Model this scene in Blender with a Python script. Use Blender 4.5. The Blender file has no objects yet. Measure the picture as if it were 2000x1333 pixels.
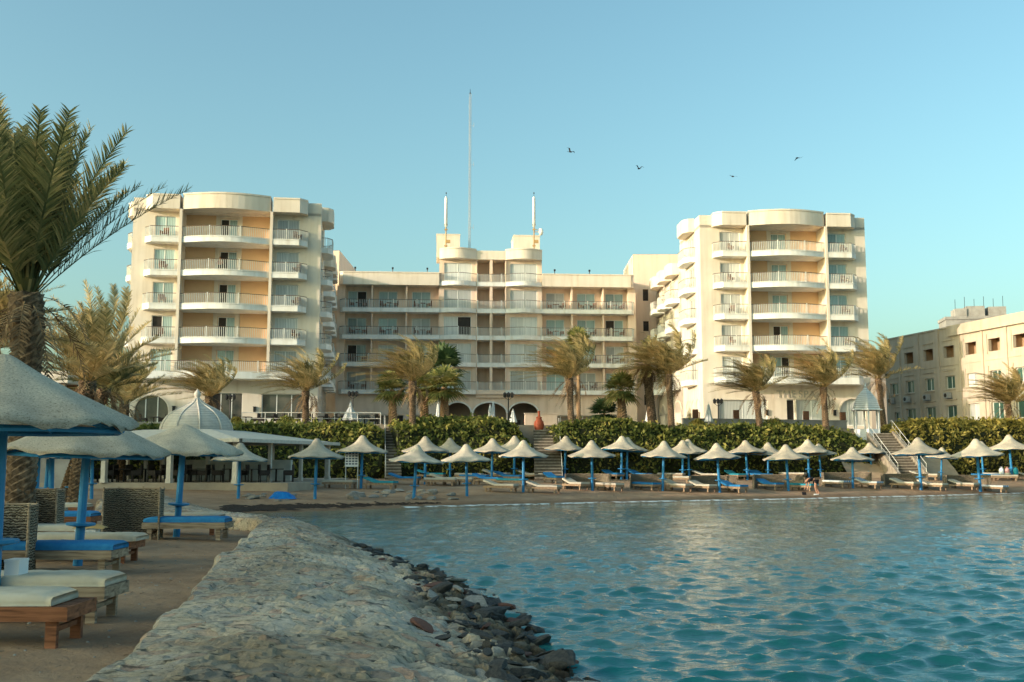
import bpy, math, random
import numpy as np
from mathutils import Vector, Matrix
random.seed(7)
SC = bpy.context.scene
COL = SC.collection
PI = math.pi
# ---------------------------------------------------------------- camera, sky, sun, exposure
EYE = 2.25
FPX = 2050.0
TH = math.atan(234.0 / FPX)
cd = bpy.data.cameras.new('camera'); cam = bpy.data.objects.new('camera', cd); COL.objects.link(cam)
cam.location = (0, 0, EYE); cam.rotation_euler = (PI/2 + TH, 0, 0)
cd.sensor_width = 36.0; cd.lens = FPX/2000*36; cd.clip_start = 0.1; cd.clip_end = 9000
SC.camera = cam
AZ = math.radians(64); EL = math.radians(11)
SUN = Vector((-math.sin(AZ)*math.cos(EL), -math.cos(AZ)*math.cos(EL), math.sin(EL)))
w = bpy.data.worlds.new('World'); SC.world = w; w.use_nodes = True
nt = w.node_tree; nt.nodes.clear()
sky = nt.nodes.new('ShaderNodeTexSky'); sky.sky_type = 'NISHITA'; sky.sun_disc = False
sky.sun_elevation = EL; sky.sun_rotation = math.radians(244); sky.altitude = 0
sky.air_density = 1.0; sky.dust_density = 4.0; sky.ozone_density = 2.0
tint = nt.nodes.new('ShaderNodeMix'); tint.data_type = 'RGBA'; tint.blend_type = 'MULTIPLY'
tint.inputs[0].default_value = 1.0; tint.inputs[7].default_value = (0.94, 1.14, 0.94, 1)
gam = nt.nodes.new('ShaderNodeGamma'); gam.inputs[1].default_value = 1.05
bg = nt.nodes.new('ShaderNodeBackground'); bg.inputs[1].default_value = 0.15
wo = nt.nodes.new('ShaderNodeOutputWorld')
nt.links.new(sky.outputs[0], gam.inputs[0]); nt.links.new(gam.outputs[0], tint.inputs[6]); nt.links.new(tint.outputs[2], bg.inputs[0]); nt.links.new(bg.outputs[0], wo.inputs[0])
sl = bpy.data.lights.new('sun', 'SUN'); sl.energy = 2.0; sl.angle = math.radians(0.5); sl.color = (1.0, 0.82, 0.68)
so = bpy.data.objects.new('sun', sl); COL.objects.link(so); so.location = (-60, -40, 60)
so.rotation_euler = SUN.to_track_quat('Z', 'Y').to_euler()
SC.view_settings.view_transform = 'Standard'; SC.view_settings.look = 'None'
SC.view_settings.exposure = 1.13; SC.view_settings.gamma = 1.0
SC.render.film_transparent = False
SC.cycles.max_bounces = 6; SC.cycles.diffuse_bounces = 3; SC.cycles.glossy_bounces = 3
SC.cycles.transparent_max_bounces = 8; SC.cycles.caustics_reflective = False; SC.cycles.caustics_refractive = False
SC.cycles.use_denoising = True

def at(px, py, Y):
    "world point at distance Y that the photograph shows at (px, py)"
    cx = (px-1000)/FPX; cy = (666.5-py)/FPX
    dx, dy, dz = cx, math.cos(TH)-math.sin(TH)*cy, math.sin(TH)+math.cos(TH)*cy
    return Vector((dx/dy*Y, Y, EYE+dz/dy*Y))

# ---------------------------------------------------------------- noise, polylines
def vnoise(x, y, seed=0):
    xi = np.floor(x).astype(np.int64); yi = np.floor(y).astype(np.int64)
    xf = x-xi; yf = y-yi
    u = xf*xf*(3-2*xf); v = yf*yf*(3-2*yf)
    def h(a, b):
        n = (a*374761393 + b*668265263 + seed*974634777) & 0x7fffffff
        n = ((n ^ (n >> 13)) * 1274126177) & 0x7fffffff
        return ((n ^ (n >> 16)) & 0xffff)/65535.0
    return (h(xi, yi)*(1-u)+h(xi+1, yi)*u)*(1-v) + (h(xi, yi+1)*(1-u)+h(xi+1, yi+1)*u)*v
def fbm(x, y, oct=4, seed=0):
    s = 0; a = 0.5
    for k in range(oct):
        s = s + a*(vnoise(x, y, seed+k)-0.5); x = x*2.03+3.1; y = y*2.03+1.7; a *= 0.5
    return s
def worley(x, y, seed=0):
    xi = np.floor(x).astype(np.int64); yi = np.floor(y).astype(np.int64)
    f1 = np.full(x.shape, 9.0); f2 = np.full(x.shape, 9.0); idv = np.zeros(x.shape)
    for di in (-1, 0, 1):
        for dj in (-1, 0, 1):
            a = xi+di; b = yi+dj
            def h(s):
                n = (a*73856093 ^ b*19349663 ^ (s*83492791)) & 0x7fffffff
                n = ((n ^ (n >> 13)) * 1274126177) & 0x7fffffff
                return ((n ^ (n >> 16)) & 0xffff)/65535.0
            cx = a+h(seed+1); cy = b+h(seed+2)
            d = np.hypot(x-cx, y-cy)
            m = d < f1
            f2 = np.where(m, f1, np.minimum(f2, d)); idv = np.where(m, h(seed+3), idv); f1 = np.where(m, d, f1)
    return f1, f2, idv
def polydist(x, y, pts):
    d = np.full(np.shape(x), 1e9)
    for (ax, ay), (bx, by) in zip(pts[:-1], pts[1:]):
        vx, vy = bx-ax, by-ay; t = np.clip(((x-ax)*vx+(y-ay)*vy)/(vx*vx+vy*vy), 0, 1)
        d = np.minimum(d, np.hypot(x-ax-t*vx, y-ay-t*vy))
    return d
def inside(x, y, pts):
    c = np.zeros(np.shape(x), bool); n = len(pts)
    for i in range(n):
        ax, ay = pts[i]; bx, by = pts[(i+1) % n]
        cond = ((ay > y) != (by > y)) & (x < (bx-ax)*(y-ay)/((by-ay) if by != ay else 1e-9)+ax)
        c ^= cond
    return c
EL_PTS = [(-1.6,-8),(-2.2,2),(-3.1,7.8),(-3.9,12.8),(-4.9,17.8),(-5.9,24.2),(-7.0,29.4),(-9.6,31.2),(-13.5,34.5),(-17.5,45),(-20,57)]
ER_PTS = [(3.2,-8),(2.0,2),(1.05,8.5),(.15,13.2),(-.85,19),(-2.9,24.6),(-4.6,30),(-6.2,34),(-8.0,38.6),(-11.6,44.2),(-17.5,56.5)]
SHORE = [(-13.6,45.3),(-9,47.3),(-5.5,51),(-3.8,52.4),(0,54.3),(8.6,59.1),(15.1,61.9),(26.5,67.8),(36.3,74.4),(60,88),(140,112),(500,150)]
BAY = [(10,-500)] + [p for p in ER_PTS[:-1]] + SHORE + [(500,-500)]
def sand_z(x, y):
    x = np.asarray(x, float); y = np.asarray(y, float)
    s = polydist(x, y, BAY+[BAY[0]]); s = np.where(inside(x, y, BAY), -s, s)
    cap = np.interp(y, [0, 35, 58, 70, 90], [.45, .5, .95, 1.15, 1.25]); k = np.interp(y, [30, 48], [.14, .075])*(1+1.1*np.clip((x-18)/14, 0, 1))
    h = np.where(s > 0, cap*(1-np.exp(-k*s/cap*1.25)), np.maximum(.09*s, -1.6))
    return h + np.where(s > 0, .05*fbm(x*.9, y*.9, 4, 3)+.02*fbm(x*4, y*4, 2, 5), 0)
def gz(x, y): return float(sand_z(np.array([x]), np.array([y]))[0])
def ground(px, py, lo=8, hi=95):
    d = at(px, py, 1.0); dx, dz = d.x, d.z-EYE
    Y = np.linspace(lo, hi, 900); Zr = EYE+dz*Y; h = sand_z(dx*Y, Y); k = np.nonzero(Zr <= h)[0]
    y = float(Y[k[0]]) if len(k) else 84.0
    return Vector((dx*y, y, gz(dx*y, y)))

# ---------------------------------------------------------------- materials
def mat(name, color, rough=.8, var=None, scale=3.0, bump=0.0, bscale=20.0, metal=0, spec=.3, detail=5, extra=None, fac=(.35,.65)):
    m = bpy.data.materials.new(name); m.use_nodes = True; t = m.node_tree; N = t.nodes; L = t.links
    b = N['Principled BSDF']; b.inputs['Base Color'].default_value = (*color, 1); b.inputs['Roughness'].default_value = rough
    b.inputs['Metallic'].default_value = metal; b.inputs['Specular IOR Level'].default_value = spec
    tc = N.new('ShaderNodeTexCoord')
    if var:
        n = N.new('ShaderNodeTexNoise'); n.inputs['Scale'].default_value = scale; n.inputs['Detail'].default_value = detail; n.inputs['Roughness'].default_value = .6
        r = N.new('ShaderNodeValToRGB'); r.color_ramp.elements[0].position = fac[0]; r.color_ramp.elements[1].position = fac[1]
        r.color_ramp.elements[0].color = (*color, 1); r.color_ramp.elements[1].color = (*var, 1)
        L.new(tc.outputs['Object'], n.inputs['Vector']); L.new(n.outputs[0], r.inputs[0]); L.new(r.outputs[0], b.inputs['Base Color'])
    if bump:
        n2 = N.new('ShaderNodeTexNoise'); n2.inputs['Scale'].default_value = bscale; n2.inputs['Detail'].default_value = 6
        bp = N.new('ShaderNodeBump'); bp.inputs['Strength'].default_value = bump; bp.inputs['Distance'].default_value = .02
        L.new(tc.outputs['Object'], n2.inputs['Vector']); L.new(n2.outputs[0], bp.inputs['Height']); L.new(bp.outputs[0], b.inputs['Normal'])
    if extra: extra(m, t, N, L, b, tc)
    return m
def rampin(N, L, src, stops):
    r = N.new('ShaderNodeValToRGB'); e = r.color_ramp.elements
    while len(e) < len(stops): e.new(.5)
    for q, (p, c) in zip(e, stops): q.position = p; q.color = (*c, 1)
    L.new(src, r.inputs[0]); return r
def stains(m, t, N, L, b, tc):
    # rain streaks: noise stretched vertically
    mp = N.new('ShaderNodeMapping'); mp.inputs['Scale'].default_value = (1.6, 1.6, .18)
    n = N.new('ShaderNodeTexNoise'); n.inputs['Scale'].default_value = 1.2; n.inputs['Detail'].default_value = 6
    L.new(tc.outputs['Object'], mp.inputs[0]); L.new(mp.outputs[0], n.inputs['Vector'])
    r = rampin(N, L, n.outputs[0], [(.42, (1, 1, 1)), (.60, (.93, .91, .88)), (.78, (.74, .69, .62))])
    mx = N.new('ShaderNodeMix'); mx.data_type = 'RGBA'; mx.blend_type = 'MULTIPLY'; mx.inputs[0].default_value = .9
    src = b.inputs['Base Color'].links[0].from_socket
    L.new(src, mx.inputs[6]); L.new(r.outputs[0], mx.inputs[7]); L.new(mx.outputs[2], b.inputs['Base Color'])
def leafy(m, t, N, L, b, tc, c1, c2, c3, trans=.35, scale=.6):
    g = N.new('ShaderNodeNewGeometry'); n = N.new('ShaderNodeTexNoise'); n.inputs['Scale'].default_value = scale; n.inputs['Detail'].default_value = 4
    L.new(tc.outputs['Object'], n.inputs['Vector'])
    a = N.new('ShaderNodeMath'); a.operation = 'MULTIPLY_ADD'; a.inputs[1].default_value = .5
    L.new(g.outputs['Random Per Island'], a.inputs[0]); 
    s = N.new('ShaderNodeMath'); s.operation = 'MULTIPLY_ADD'; s.inputs[1].default_value = 1.4; s.inputs[2].default_value = -.45
    L.new(n.outputs[0], s.inputs[0]); L.new(s.outputs[0], a.inputs[2])
    r = rampin(N, L, a.outputs[0], [(.15, c1), (.5, c2), (.9, c3)])
    L.new(r.outputs[0], b.inputs['Base Color'])
    tr = N.new('ShaderNodeBsdfTranslucent'); L.new(r.outputs[0], tr.inputs[0])
    mx = N.new('ShaderNodeMixShader'); mx.inputs[0].default_value = trans
    out = N['Material Output']; L.new(b.outputs[0], mx.inputs[1]); L.new(tr.outputs[0], mx.inputs[2]); L.new(mx.outputs[0], out.inputs[0])
def objvar0(N, L, sock, lo, hi):
    oi = N.new('ShaderNodeObjectInfo'); mr = N.new('ShaderNodeMapRange'); mr.inputs[3].default_value = lo; mr.inputs[4].default_value = hi; L.new(oi.outputs['Random'], mr.inputs[0])
    mx = N.new('ShaderNodeMix'); mx.data_type = 'RGBA'; mx.blend_type = 'MULTIPLY'; mx.inputs[0].default_value = 1; L.new(sock, mx.inputs[6]); L.new(mr.outputs[0], mx.inputs[7]); return mx.outputs[2]
def curtain(m, t, N, L, b, tc):
    mp = N.new('ShaderNodeMapping'); wv = N.new('ShaderNodeTexWave'); wv.inputs['Scale'].default_value = 2.2; wv.inputs['Distortion'].default_value = 2.5; wv.inputs['Detail'].default_value = 2
    mp.inputs['Scale'].default_value = (1, 1, .12)
    L.new(tc.outputs['Object'], mp.inputs[0]); L.new(mp.outputs[0], wv.inputs[0])
    c = b.inputs['Base Color'].default_value
    r = rampin(N, L, wv.outputs[0], [(.1, (c[0]*.55, c[1]*.57, c[2]*.58)), (.7, (c[0], c[1], c[2]))])
    L.new(objvar0(N, L, r.outputs[0], .6, 1.12), b.inputs['Base Color']); b.inputs['Coat Weight'].default_value = 1; b.inputs['Coat Roughness'].default_value = .03
M = {}
M['cream'] = mat('cream_render', (.80, .70, .59), .9, (.74, .64, .53), .5, .25, 30, extra=stains)
M['pink'] = mat('pink_cream_render', (.88, .69, .55), .9, (.83, .64, .50), .5, .25, 30, extra=stains)
M['sandwall'] = mat('sand_render', (.58, .49, .40), .9, (.51, .43, .34), .5, .25, 30, extra=stains)
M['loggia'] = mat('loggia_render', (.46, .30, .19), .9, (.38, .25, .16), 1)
M['peach'] = mat('peach_render', (.80, .53, .32), .9, (.75, .48, .28), .6, .2, 30)
M['white'] = mat('white_paint', (.88, .86, .82), .75, (.80, .78, .73), 1.2, .15, 40, extra=stains)
M['rail'] = mat('rail_white', (.78, .76, .70), .6, (.66, .63, .57), 3)
M['toprail'] = mat('brown_top_rail', (.12, .08, .055), .6)
M['frame'] = mat('window_frame', (.80, .79, .75), .5)
M['curt'] = mat('curtained_glass', (.74, .74, .70), .5, extra=curtain)
M['glassb'] = mat('teal_curtained_glass', (.46, .62, .60), .3, extra=curtain)
M['dark'] = mat('dark_opening', (.022, .018, .016), .5, (.05, .035, .028), 1.5)
M['glassd'] = mat('dark_glass', (.05, .06, .06), .05, (.14, .13, .11), .6, spec=.8)
M['green_curt'] = mat('green_curtained_glass', (.07, .16, .13), .3, extra=curtain)
M['shadewall'] = mat('arcade_back_wall', (.30, .23, .17), .9, (.24, .18, .13), .8)  # shade of the arcade recess put into the wall colour
M['concrete'] = mat('grey_concrete', (.42, .39, .35), .9, (.30, .27, .24), 1.0, .5, 12)
M['roofp'] = mat('roof_screed', (.5, .46, .4), .9, (.4, .37, .32), 1)
M['blue'] = mat('blue_paint', (.014, .18, .42), .5, (.03, .25, .50), 3, .2, 30, spec=.4)
M['bluecush'] = mat('blue_cushion', (.015, .16, .40), .85, (.03, .22, .46), 5, .2, 25)
M['tealcush'] = mat('teal_cushion', (.02, .23, .32), .8, (.03, .3, .38), 5, .2, 25)
M['creamcush'] = mat('cream_cushion', (.56, .51, .42), .85, (.47, .42, .34), 4, .35, 14)
def stripes(m, t, N, L, b, tc):
    wv = N.new('ShaderNodeTexWave'); wv.inputs['Scale'].default_value = 1.6; L.new(tc.outputs['Object'], wv.inputs[0])
    r = rampin(N, L, wv.outputs[0], [(.45, (.02, .2, .48)), (.55, (.6, .62, .6))]); L.new(r.outputs[0], b.inputs['Base Color'])
M['stripecush'] = mat('striped_towel', (.5, .5, .5), .85, extra=stripes)
def woodgrain(m, t, N, L, b, tc):
    mp = N.new('ShaderNodeMapping'); mp.inputs['Scale'].default_value = (1.2, 4, 14)
    n = N.new('ShaderNodeTexNoise'); n.inputs['Scale'].default_value = 1.5; n.inputs['Detail'].default_value = 7; n.inputs['Distortion'].default_value = .6
    L.new(tc.outputs['Object'], mp.inputs[0]); L.new(mp.outputs[0], n.inputs['Vector'])
    c = b.inputs['Base Color'].default_value
    r = rampin(N, L, n.outputs[0], [(.32, (c[0]*.35, c[1]*.32, c[2]*.3)), (.5, (c[0], c[1], c[2])), (.72, (min(1, c[0]*1.5), min(1, c[1]*1.6), min(1, c[2]*1.7)))])
    L.new(r.outputs[0], b.inputs['Base Color'])
    bp = N.new('ShaderNodeBump'); bp.inputs['Strength'].default_value = .4; bp.inputs['Distance'].default_value = .01
    L.new(n.outputs[0], bp.inputs['Height']); L.new(bp.outputs[0], b.inputs['Normal'])
M['wood_red'] = mat('red_brown_planks', (.22, .085, .04), .75, extra=woodgrain)
M['wood_grey'] = mat('weathered_planks', (.30, .22, .15), .85, extra=woodgrain)
M['wood_far'] = mat('pine_planks', (.36, .25, .16), .85, (.25, .16, .1), 6)
M['palewood'] = mat('bleached_slats', (.66, .60, .52), .85, (.55, .49, .42), 4, .4, 20)
M['gap_shade'] = mat('slat_shadow_gap', (.36, .33, .29), .9)  # sheets behind the slats: shade of the gaps put into their colour
def thatchx(m, t, N, L, b, tc):
    n = N.new('ShaderNodeTexNoise'); n.inputs['Scale'].default_value = 38; n.inputs['Detail'].default_value = 5; n.inputs['Roughness'].default_value = .75
    mp = N.new('ShaderNodeMapping'); mp.inputs['Scale'].default_value = (1, 1, 2.6)
    L.new(tc.outputs['Object'], mp.inputs[0]); L.new(mp.outputs[0], n.inputs['Vector'])
    r = rampin(N, L, n.outputs[0], [(.34, (.18, .14, .10)), (.45, (.55, .47, .37)), (.66, (.72, .63, .51))])
    n3 = N.new('ShaderNodeTexNoise'); n3.inputs['Scale'].default_value = 2.2; L.new(tc.outputs['Object'], n3.inputs['Vector'])
    r3 = rampin(N, L, n3.outputs[0], [(.3, (.80, .78, .76)), (.7, (1.1, 1.08, 1.04))])
    mx = N.new('ShaderNodeMix'); mx.data_type = 'RGBA'; mx.blend_type = 'MULTIPLY'; mx.inputs[0].default_value = 1
    L.new(r.outputs[0], mx.inputs[6]); L.new(r3.outputs[0], mx.inputs[7]); L.new(objvar0(N, L, mx.outputs[2], .80, 1.12), b.inputs['Base Color'])
    bp = N.new('ShaderNodeBump'); bp.inputs['Strength'].default_value = 1.0; bp.inputs['Distance'].default_value = .03
    L.new(n.outputs[0], bp.inputs['Height']); L.new(bp.outputs[0], b.inputs['Normal'])
M['thatch'] = mat('woven_palm_thatch', (.5, .44, .36), .95, extra=thatchx)
def wickerx(m, t, N, L, b, tc):
    wv = N.new('ShaderNodeTexWave'); wv.bands_direction = 'Z'; wv.inputs['Scale'].default_value = 7.0; wv.inputs['Distortion'].default_value = 7; wv.inputs['Detail'].default_value = 4; wv.inputs['Detail Scale'].default_value = 2.2
    L.new(tc.outputs['Object'], wv.inputs[0])
    r = rampin(N, L, wv.outputs[0], [(.12, (.06, .045, .03)), (.4, (.28, .22, .15)), (.8, (.44, .36, .26))])
    L.new(r.outputs[0], b.inputs['Base Color'])
    bp = N.new('ShaderNodeBump'); bp.inputs['Strength'].default_value = 1; bp.inputs['Distance'].default_value = .03
    L.new(wv.outputs[0], bp.inputs['Height']); L.new(bp.outputs[0], b.inputs['Normal'])
M['wicker'] = mat('woven_branches', (.4, .33, .24), .9, extra=wickerx)
M['darkwicker'] = mat('dark_rattan', (.025, .02, .018), .6, (.045, .035, .03), 10)
M['brownwicker'] = mat('brown_rattan', (.20, .09, .045), .7, (.12, .05, .03), 10)
M['iron'] = mat('black_iron', (.02, .02, .02), .5)
M['terra'] = mat('red_terracotta', (.48, .11, .05), .6, (.38, .08, .04), 5, .3, 30)
M['steel'] = mat('grey_steel', (.42, .42, .42), .5, metal=.3)
M['antwhite'] = mat('antenna_plastic', (.8, .78, .74), .5)
M['rust'] = mat('rusty_bracket', (.45, .28, .12), .7)
M['canvas'] = mat('white_canvas', (.74, .74, .70), .9, (.62, .64, .62), 3, .2, 20)
M['skin'] = mat('skin', (.45, .23, .15), .6); M['black'] = mat('black_cloth', (.012, .012, .018), .9)
M['hair'] = mat('dark_hair', (.02, .013, .01), .7); M['shoe'] = mat('white_shoe', (.7, .7, .68), .7)
M['bark'] = mat('palm_bark', (.10, .065, .04), .95, (.27, .18, .11), 9, 1.0, 25, fac=(.42, .6))
M['barkfan'] = mat('fan_palm_bark', (.40, .25, .14), .95, (.26, .16, .09), 9, .9, 20)
M['riser'] = mat('stair_riser', (.16, .13, .10), .95, (.10, .08, .06), 5, .9, 12)
M['stone'] = mat('stair_stone', (.40, .34, .27), .95, (.24, .20, .16), 3.5, .9, 12)
M['frond'] = mat('date_palm_leaflets', (.2, .18, .08), .7, extra=lambda *a: leafy(*a, (.16, .15, .055), (.54, .41, .18), (.84, .63, .33), .45, .7))
M['frondg'] = mat('dark_date_palm_leaflets', (.1, .12, .05), .7, extra=lambda *a: leafy(*a, (.08, .10, .04), (.24, .23, .09), (.62, .46, .21), .42, .5))
M['deadfrond'] = mat('dead_frond', (.2, .13, .07), .9, extra=lambda *a: leafy(*a, (.10, .06, .03), (.24, .15, .08), (.40, .27, .15), .2, .8))
M['fan'] = mat('fan_palm_leaf', (.2, .2, .08), .7, extra=lambda *a: leafy(*a, (.10, .13, .035), (.28, .27, .085), (.50, .40, .16), .4, .8))
M['fandark'] = mat('dark_fan_palm_leaf', (.04, .07, .03), .6, extra=lambda *a: leafy(*a, (.03, .055, .022), (.07, .12, .045), (.16, .20, .08), .3, .8))
M['hedge'] = mat('hedge_leaves', (.06, .09, .03), .7, extra=lambda *a: leafy(*a, (.055, .08, .018), (.22, .24, .055), (.48, .39, .10), .38, .5))
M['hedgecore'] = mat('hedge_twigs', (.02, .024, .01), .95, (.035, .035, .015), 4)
M['hedgey'] = mat('sunlit_golden_leaves', (.14, .13, .04), .7, extra=lambda *a: leafy(*a, (.11, .105, .022), (.34, .28, .06), (.58, .46, .13), .4, .6))  # gold sunlight on the right hedge is put into the leaf colour
M['patch'] = mat('terrace_paving', (.46, .38, .29), .9, (.38, .31, .24), 1.5)
M['tarp'] = mat('blue_tarpaulin', (.01, .17, .6), .4, (.01, .24, .7), 4, .4, 8)
M['plastic'] = mat('white_plastic', (.75, .76, .78), .45); M['pinkp'] = mat('pink_plastic', (.7, .35, .33), .5)
M['binblue'] = mat('blue_bin_plastic', (.01, .16, .5), .5); M['binblack'] = mat('black_bin', (.02, .025, .03), .6)
M['sign'] = mat('grey_sign_letters', (.46, .42, .36), .6)
M['rock'] = mat('dark_riprap', (.02, .023, .026), .75, (.075, .07, .065), 4, .8, 14)
M['rockr'] = mat('red_riprap', (.16, .07, .05), .8, (.10, .05, .04), 4, .8, 14)
M['rockl'] = mat('pale_beach_rock', (.36, .33, .29), .9, (.22, .2, .18), 4, .8, 10)
M['weed'] = mat('dried_seaweed', (.02, .014, .01), .95, (.05, .03, .02), 8)
M['paper'] = mat('notice_paper', (.72, .75, .78), .6); M['ink'] = mat('notice_ink', (.1, .13, .2), .7)

# ---------------------------------------------------------------- mesh helpers
class MB:
    def __init__(s, flip=None): s.v = []; s.f = []; s.m = []; s.flip = flip; s.cm = 0
    def add(s, vs, fs, m=None):
        o = len(s.v); s.v += [tuple(v) for v in vs]; s.f += [tuple(i+o for i in f) for f in fs]; s.m += [s.cm if m is None else m]*len(fs)
    def box(s, x0, x1, y0, y1, z0, z1, m=None):
        s.add([(x0,y0,z0),(x1,y0,z0),(x1,y1,z0),(x0,y1,z0),(x0,y0,z1),(x1,y0,z1),(x1,y1,z1),(x0,y1,z1)],
              [(0,3,2,1),(4,5,6,7),(0,1,5,4),(1,2,6,5),(2,3,7,6),(3,0,4,7)], m)
    def quad(s, a, b, c, d, m=None): s.add([a,b,c,d], [(0,1,2,3)], m)
    def prism(s, poly, z0, z1, m=None, cap=True):
        n = len(poly); vs = [(x,y,z0) for x,y in poly]+[(x,y,z1) for x,y in poly]
        fs = [(i,(i+1)%n,n+(i+1)%n,n+i) for i in range(n)]
        if cap: fs += [tuple(range(n-1,-1,-1)), tuple(range(n,2*n))]
        s.add(vs, fs, m)
    def tube(s, pts, r, n=8, m=None, cap=True):
        pts = [Vector(p) for p in pts]; rs = r if isinstance(r, (list, tuple)) else [r]*len(pts)
        vs = []; k = len(pts)
        for i, p in enumerate(pts):
            d = (pts[min(i+1,k-1)]-pts[max(i-1,0)]).normalized()
            a = d.cross(Vector((0,0,1)) if abs(d.z) < .9 else Vector((1,0,0))).normalized(); b = d.cross(a)
            for j in range(n):
                t = 2*PI*j/n; vs.append(p+a*math.cos(t)*rs[i]+b*math.sin(t)*rs[i])
        fs = [(i*n+j, i*n+(j+1)%n, (i+1)*n+(j+1)%n, (i+1)*n+j) for i in range(k-1) for j in range(n)]
        if cap: fs += [tuple(range(n)), tuple(range((k-1)*n, k*n))]
        s.add(vs, fs, m)
    def lathe(s, prof, n=16, c=(0,0,0), m=None):
        vs = []; k = len(prof)
        for r, z in prof:
            for j in range(n):
                t = 2*PI*j/n; vs.append((c[0]+r*math.cos(t), c[1]+r*math.sin(t), c[2]+z))
        s.add(vs, [(i*n+j, i*n+(j+1)%n, (i+1)*n+(j+1)%n, (i+1)*n+j) for i in range(k-1) for j in range(n)], m)
    def build(s, name, mats, parent=None, smooth=False):
        if s.flip is not None: s.v = [(s.flip-x, y, z) for x, y, z in s.v]
        me = bpy.data.meshes.new(name); me.from_pydata(s.v, [], s.f)
        for q in (mats if isinstance(mats, (list, tuple)) else [mats]): me.materials.append(M[q] if isinstance(q, str) else q)
        me.polygons.foreach_set('material_index', s.m)
        if smooth: me.polygons.foreach_set('use_smooth', [True]*len(s.f))
        me.update()
        o = bpy.data.objects.new(name, me); COL.objects.link(o)
        if parent: o.parent = parent
        return o
def tag(o, label=None, cat=None, group=None, kind=None):
    if label: o['label'] = label
    if cat: o['category'] = cat
    if group: o['group'] = group
    if kind: o['kind'] = kind
    return o
def thing(name, label, cat, loc=(0,0,0), rz=0, group=None):
    o = bpy.data.objects.new(name, None); COL.objects.link(o); o.location = loc; o.rotation_euler = (0,0,rz); o.empty_display_size = .3
    return tag(o, label, cat, group)
KIDS = {}
def copy_tree(o, parent=None):
    c = o.copy(); COL.objects.link(c); c.parent = parent
    if o.name not in KIDS: KIDS[o.name] = list(o.children)
    for ch in KIDS[o.name]: copy_tree(ch, c)
    return c
def place(first, used, label, loc, rz=0, scale=1, group=None, tilt=(0,0)):
    "the first call moves the model itself, later calls copy it with its parts"
    o = first if not used else copy_tree(first)
    used.append(1); o.location = loc; o.rotation_euler = (tilt[0], tilt[1], rz); o.scale = (scale,)*3 if not isinstance(scale, tuple) else scale
    o['label'] = label
    if group: o['group'] = group
    return o
def gridmesh(name, X, Y, Z, m, smooth=True, keep=None):
    ny, nx = X.shape; co = np.stack([X, Y, Z], -1).reshape(-1, 3)
    i = np.arange(ny-1)[:, None]*nx+np.arange(nx-1)[None]; f = np.stack([i, i+1, i+1+nx, i+nx], -1).reshape(-1, 4)
    if keep is not None: f = f[keep.reshape(-1)]
    me = bpy.data.meshes.new(name); me.vertices.add(len(co)); me.vertices.foreach_set('co', co.ravel())
    me.loops.add(len(f)*4); me.loops.foreach_set('vertex_index', f.ravel().astype(np.int32)); me.polygons.add(len(f))
    me.polygons.foreach_set('loop_start', np.arange(0, len(f)*4, 4, dtype=np.int32)); me.polygons.foreach_set('loop_total', np.full(len(f), 4, np.int32))
    me.polygons.foreach_set('use_smooth', np.full(len(f), smooth)); me.update(calc_edges=True); me.validate()
    me.materials.append(m); o = bpy.data.objects.new(name, me); COL.objects.link(o); return o
# ================================================================ SETTING
def sandx(m, t, N, L, b, tc):
    g = N.new('ShaderNodeNewGeometry'); sp = N.new('ShaderNodeSeparateXYZ'); L.new(g.outputs['Position'], sp.inputs[0])
    n = N.new('ShaderNodeTexNoise'); n.inputs['Scale'].default_value = .8; n.inputs['Detail'].default_value = 8; n.inputs['Roughness'].default_value = .65; L.new(tc.outputs['Object'], n.inputs['Vector'])
    r = rampin(N, L, n.outputs[0], [(.3, (.30, .185, .115)), (.5, (.41, .265, .17)), (.72, (.50, .34, .225))])
    # wet where the sea washes up
    mr = N.new('ShaderNodeMapRange'); mr.inputs[1].default_value = .06; mr.inputs[2].default_value = .2; mr.inputs[3].default_value = .55; mr.inputs[4].default_value = 1
    L.new(sp.outputs[2], mr.inputs[0])
    mx = N.new('ShaderNodeMix'); mx.data_type = 'RGBA'; mx.blend_type = 'MULTIPLY'; mx.inputs[0].default_value = 1
    L.new(r.outputs[0], mx.inputs[6]); L.new(mr.outputs[0], mx.inputs[7]); L.new(mx.outputs[2], b.inputs['Base Color'])
    n2 = N.new('ShaderNodeTexNoise'); n2.inputs['Scale'].default_value = 3.2; n2.inputs['Detail'].default_value = 10; n2.inputs['Roughness'].default_value = .7; L.new(tc.outputs['Object'], n2.inputs['Vector'])
    bp = N.new('ShaderNodeBump'); bp.inputs['Strength'].default_value = 1; bp.inputs['Distance'].default_value = .16
    vo = N.new('ShaderNodeTexVoronoi'); vo.inputs['Scale'].default_value = 2.4; L.new(tc.outputs['Object'], vo.inputs['Vector'])
    mr2 = N.new('ShaderNodeMapRange'); mr2.inputs[1].default_value = .0; mr2.inputs[2].default_value = .38; mr2.inputs[3].default_value = -.35; mr2.inputs[4].default_value = 0; L.new(vo.outputs['Distance'], mr2.inputs[0])
    sm = N.new('ShaderNodeMath'); L.new(n2.outputs[0], sm.inputs[0]); L.new(mr2.outputs[0], sm.inputs[1])
    L.new(sm.outputs[0], bp.inputs['Height']); L.new(bp.outputs[0], b.inputs['Normal'])
M['sand'] = mat('beach_sand', (.36, .26, .18), .95, extra=sandx, spec=.15)
xs = np.concatenate([np.linspace(-160,-32,22), np.arange(-30,-14,.5), np.arange(-14,2,.14), np.arange(2,46,.4), np.linspace(47,420,50)])
ys = np.concatenate([np.linspace(-120,4,26), np.arange(5,30,.14), np.arange(30,95,.4), np.linspace(96,170,10)])
X, Y = np.meshgrid(xs, ys); Z = sand_z(X, Y)
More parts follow.
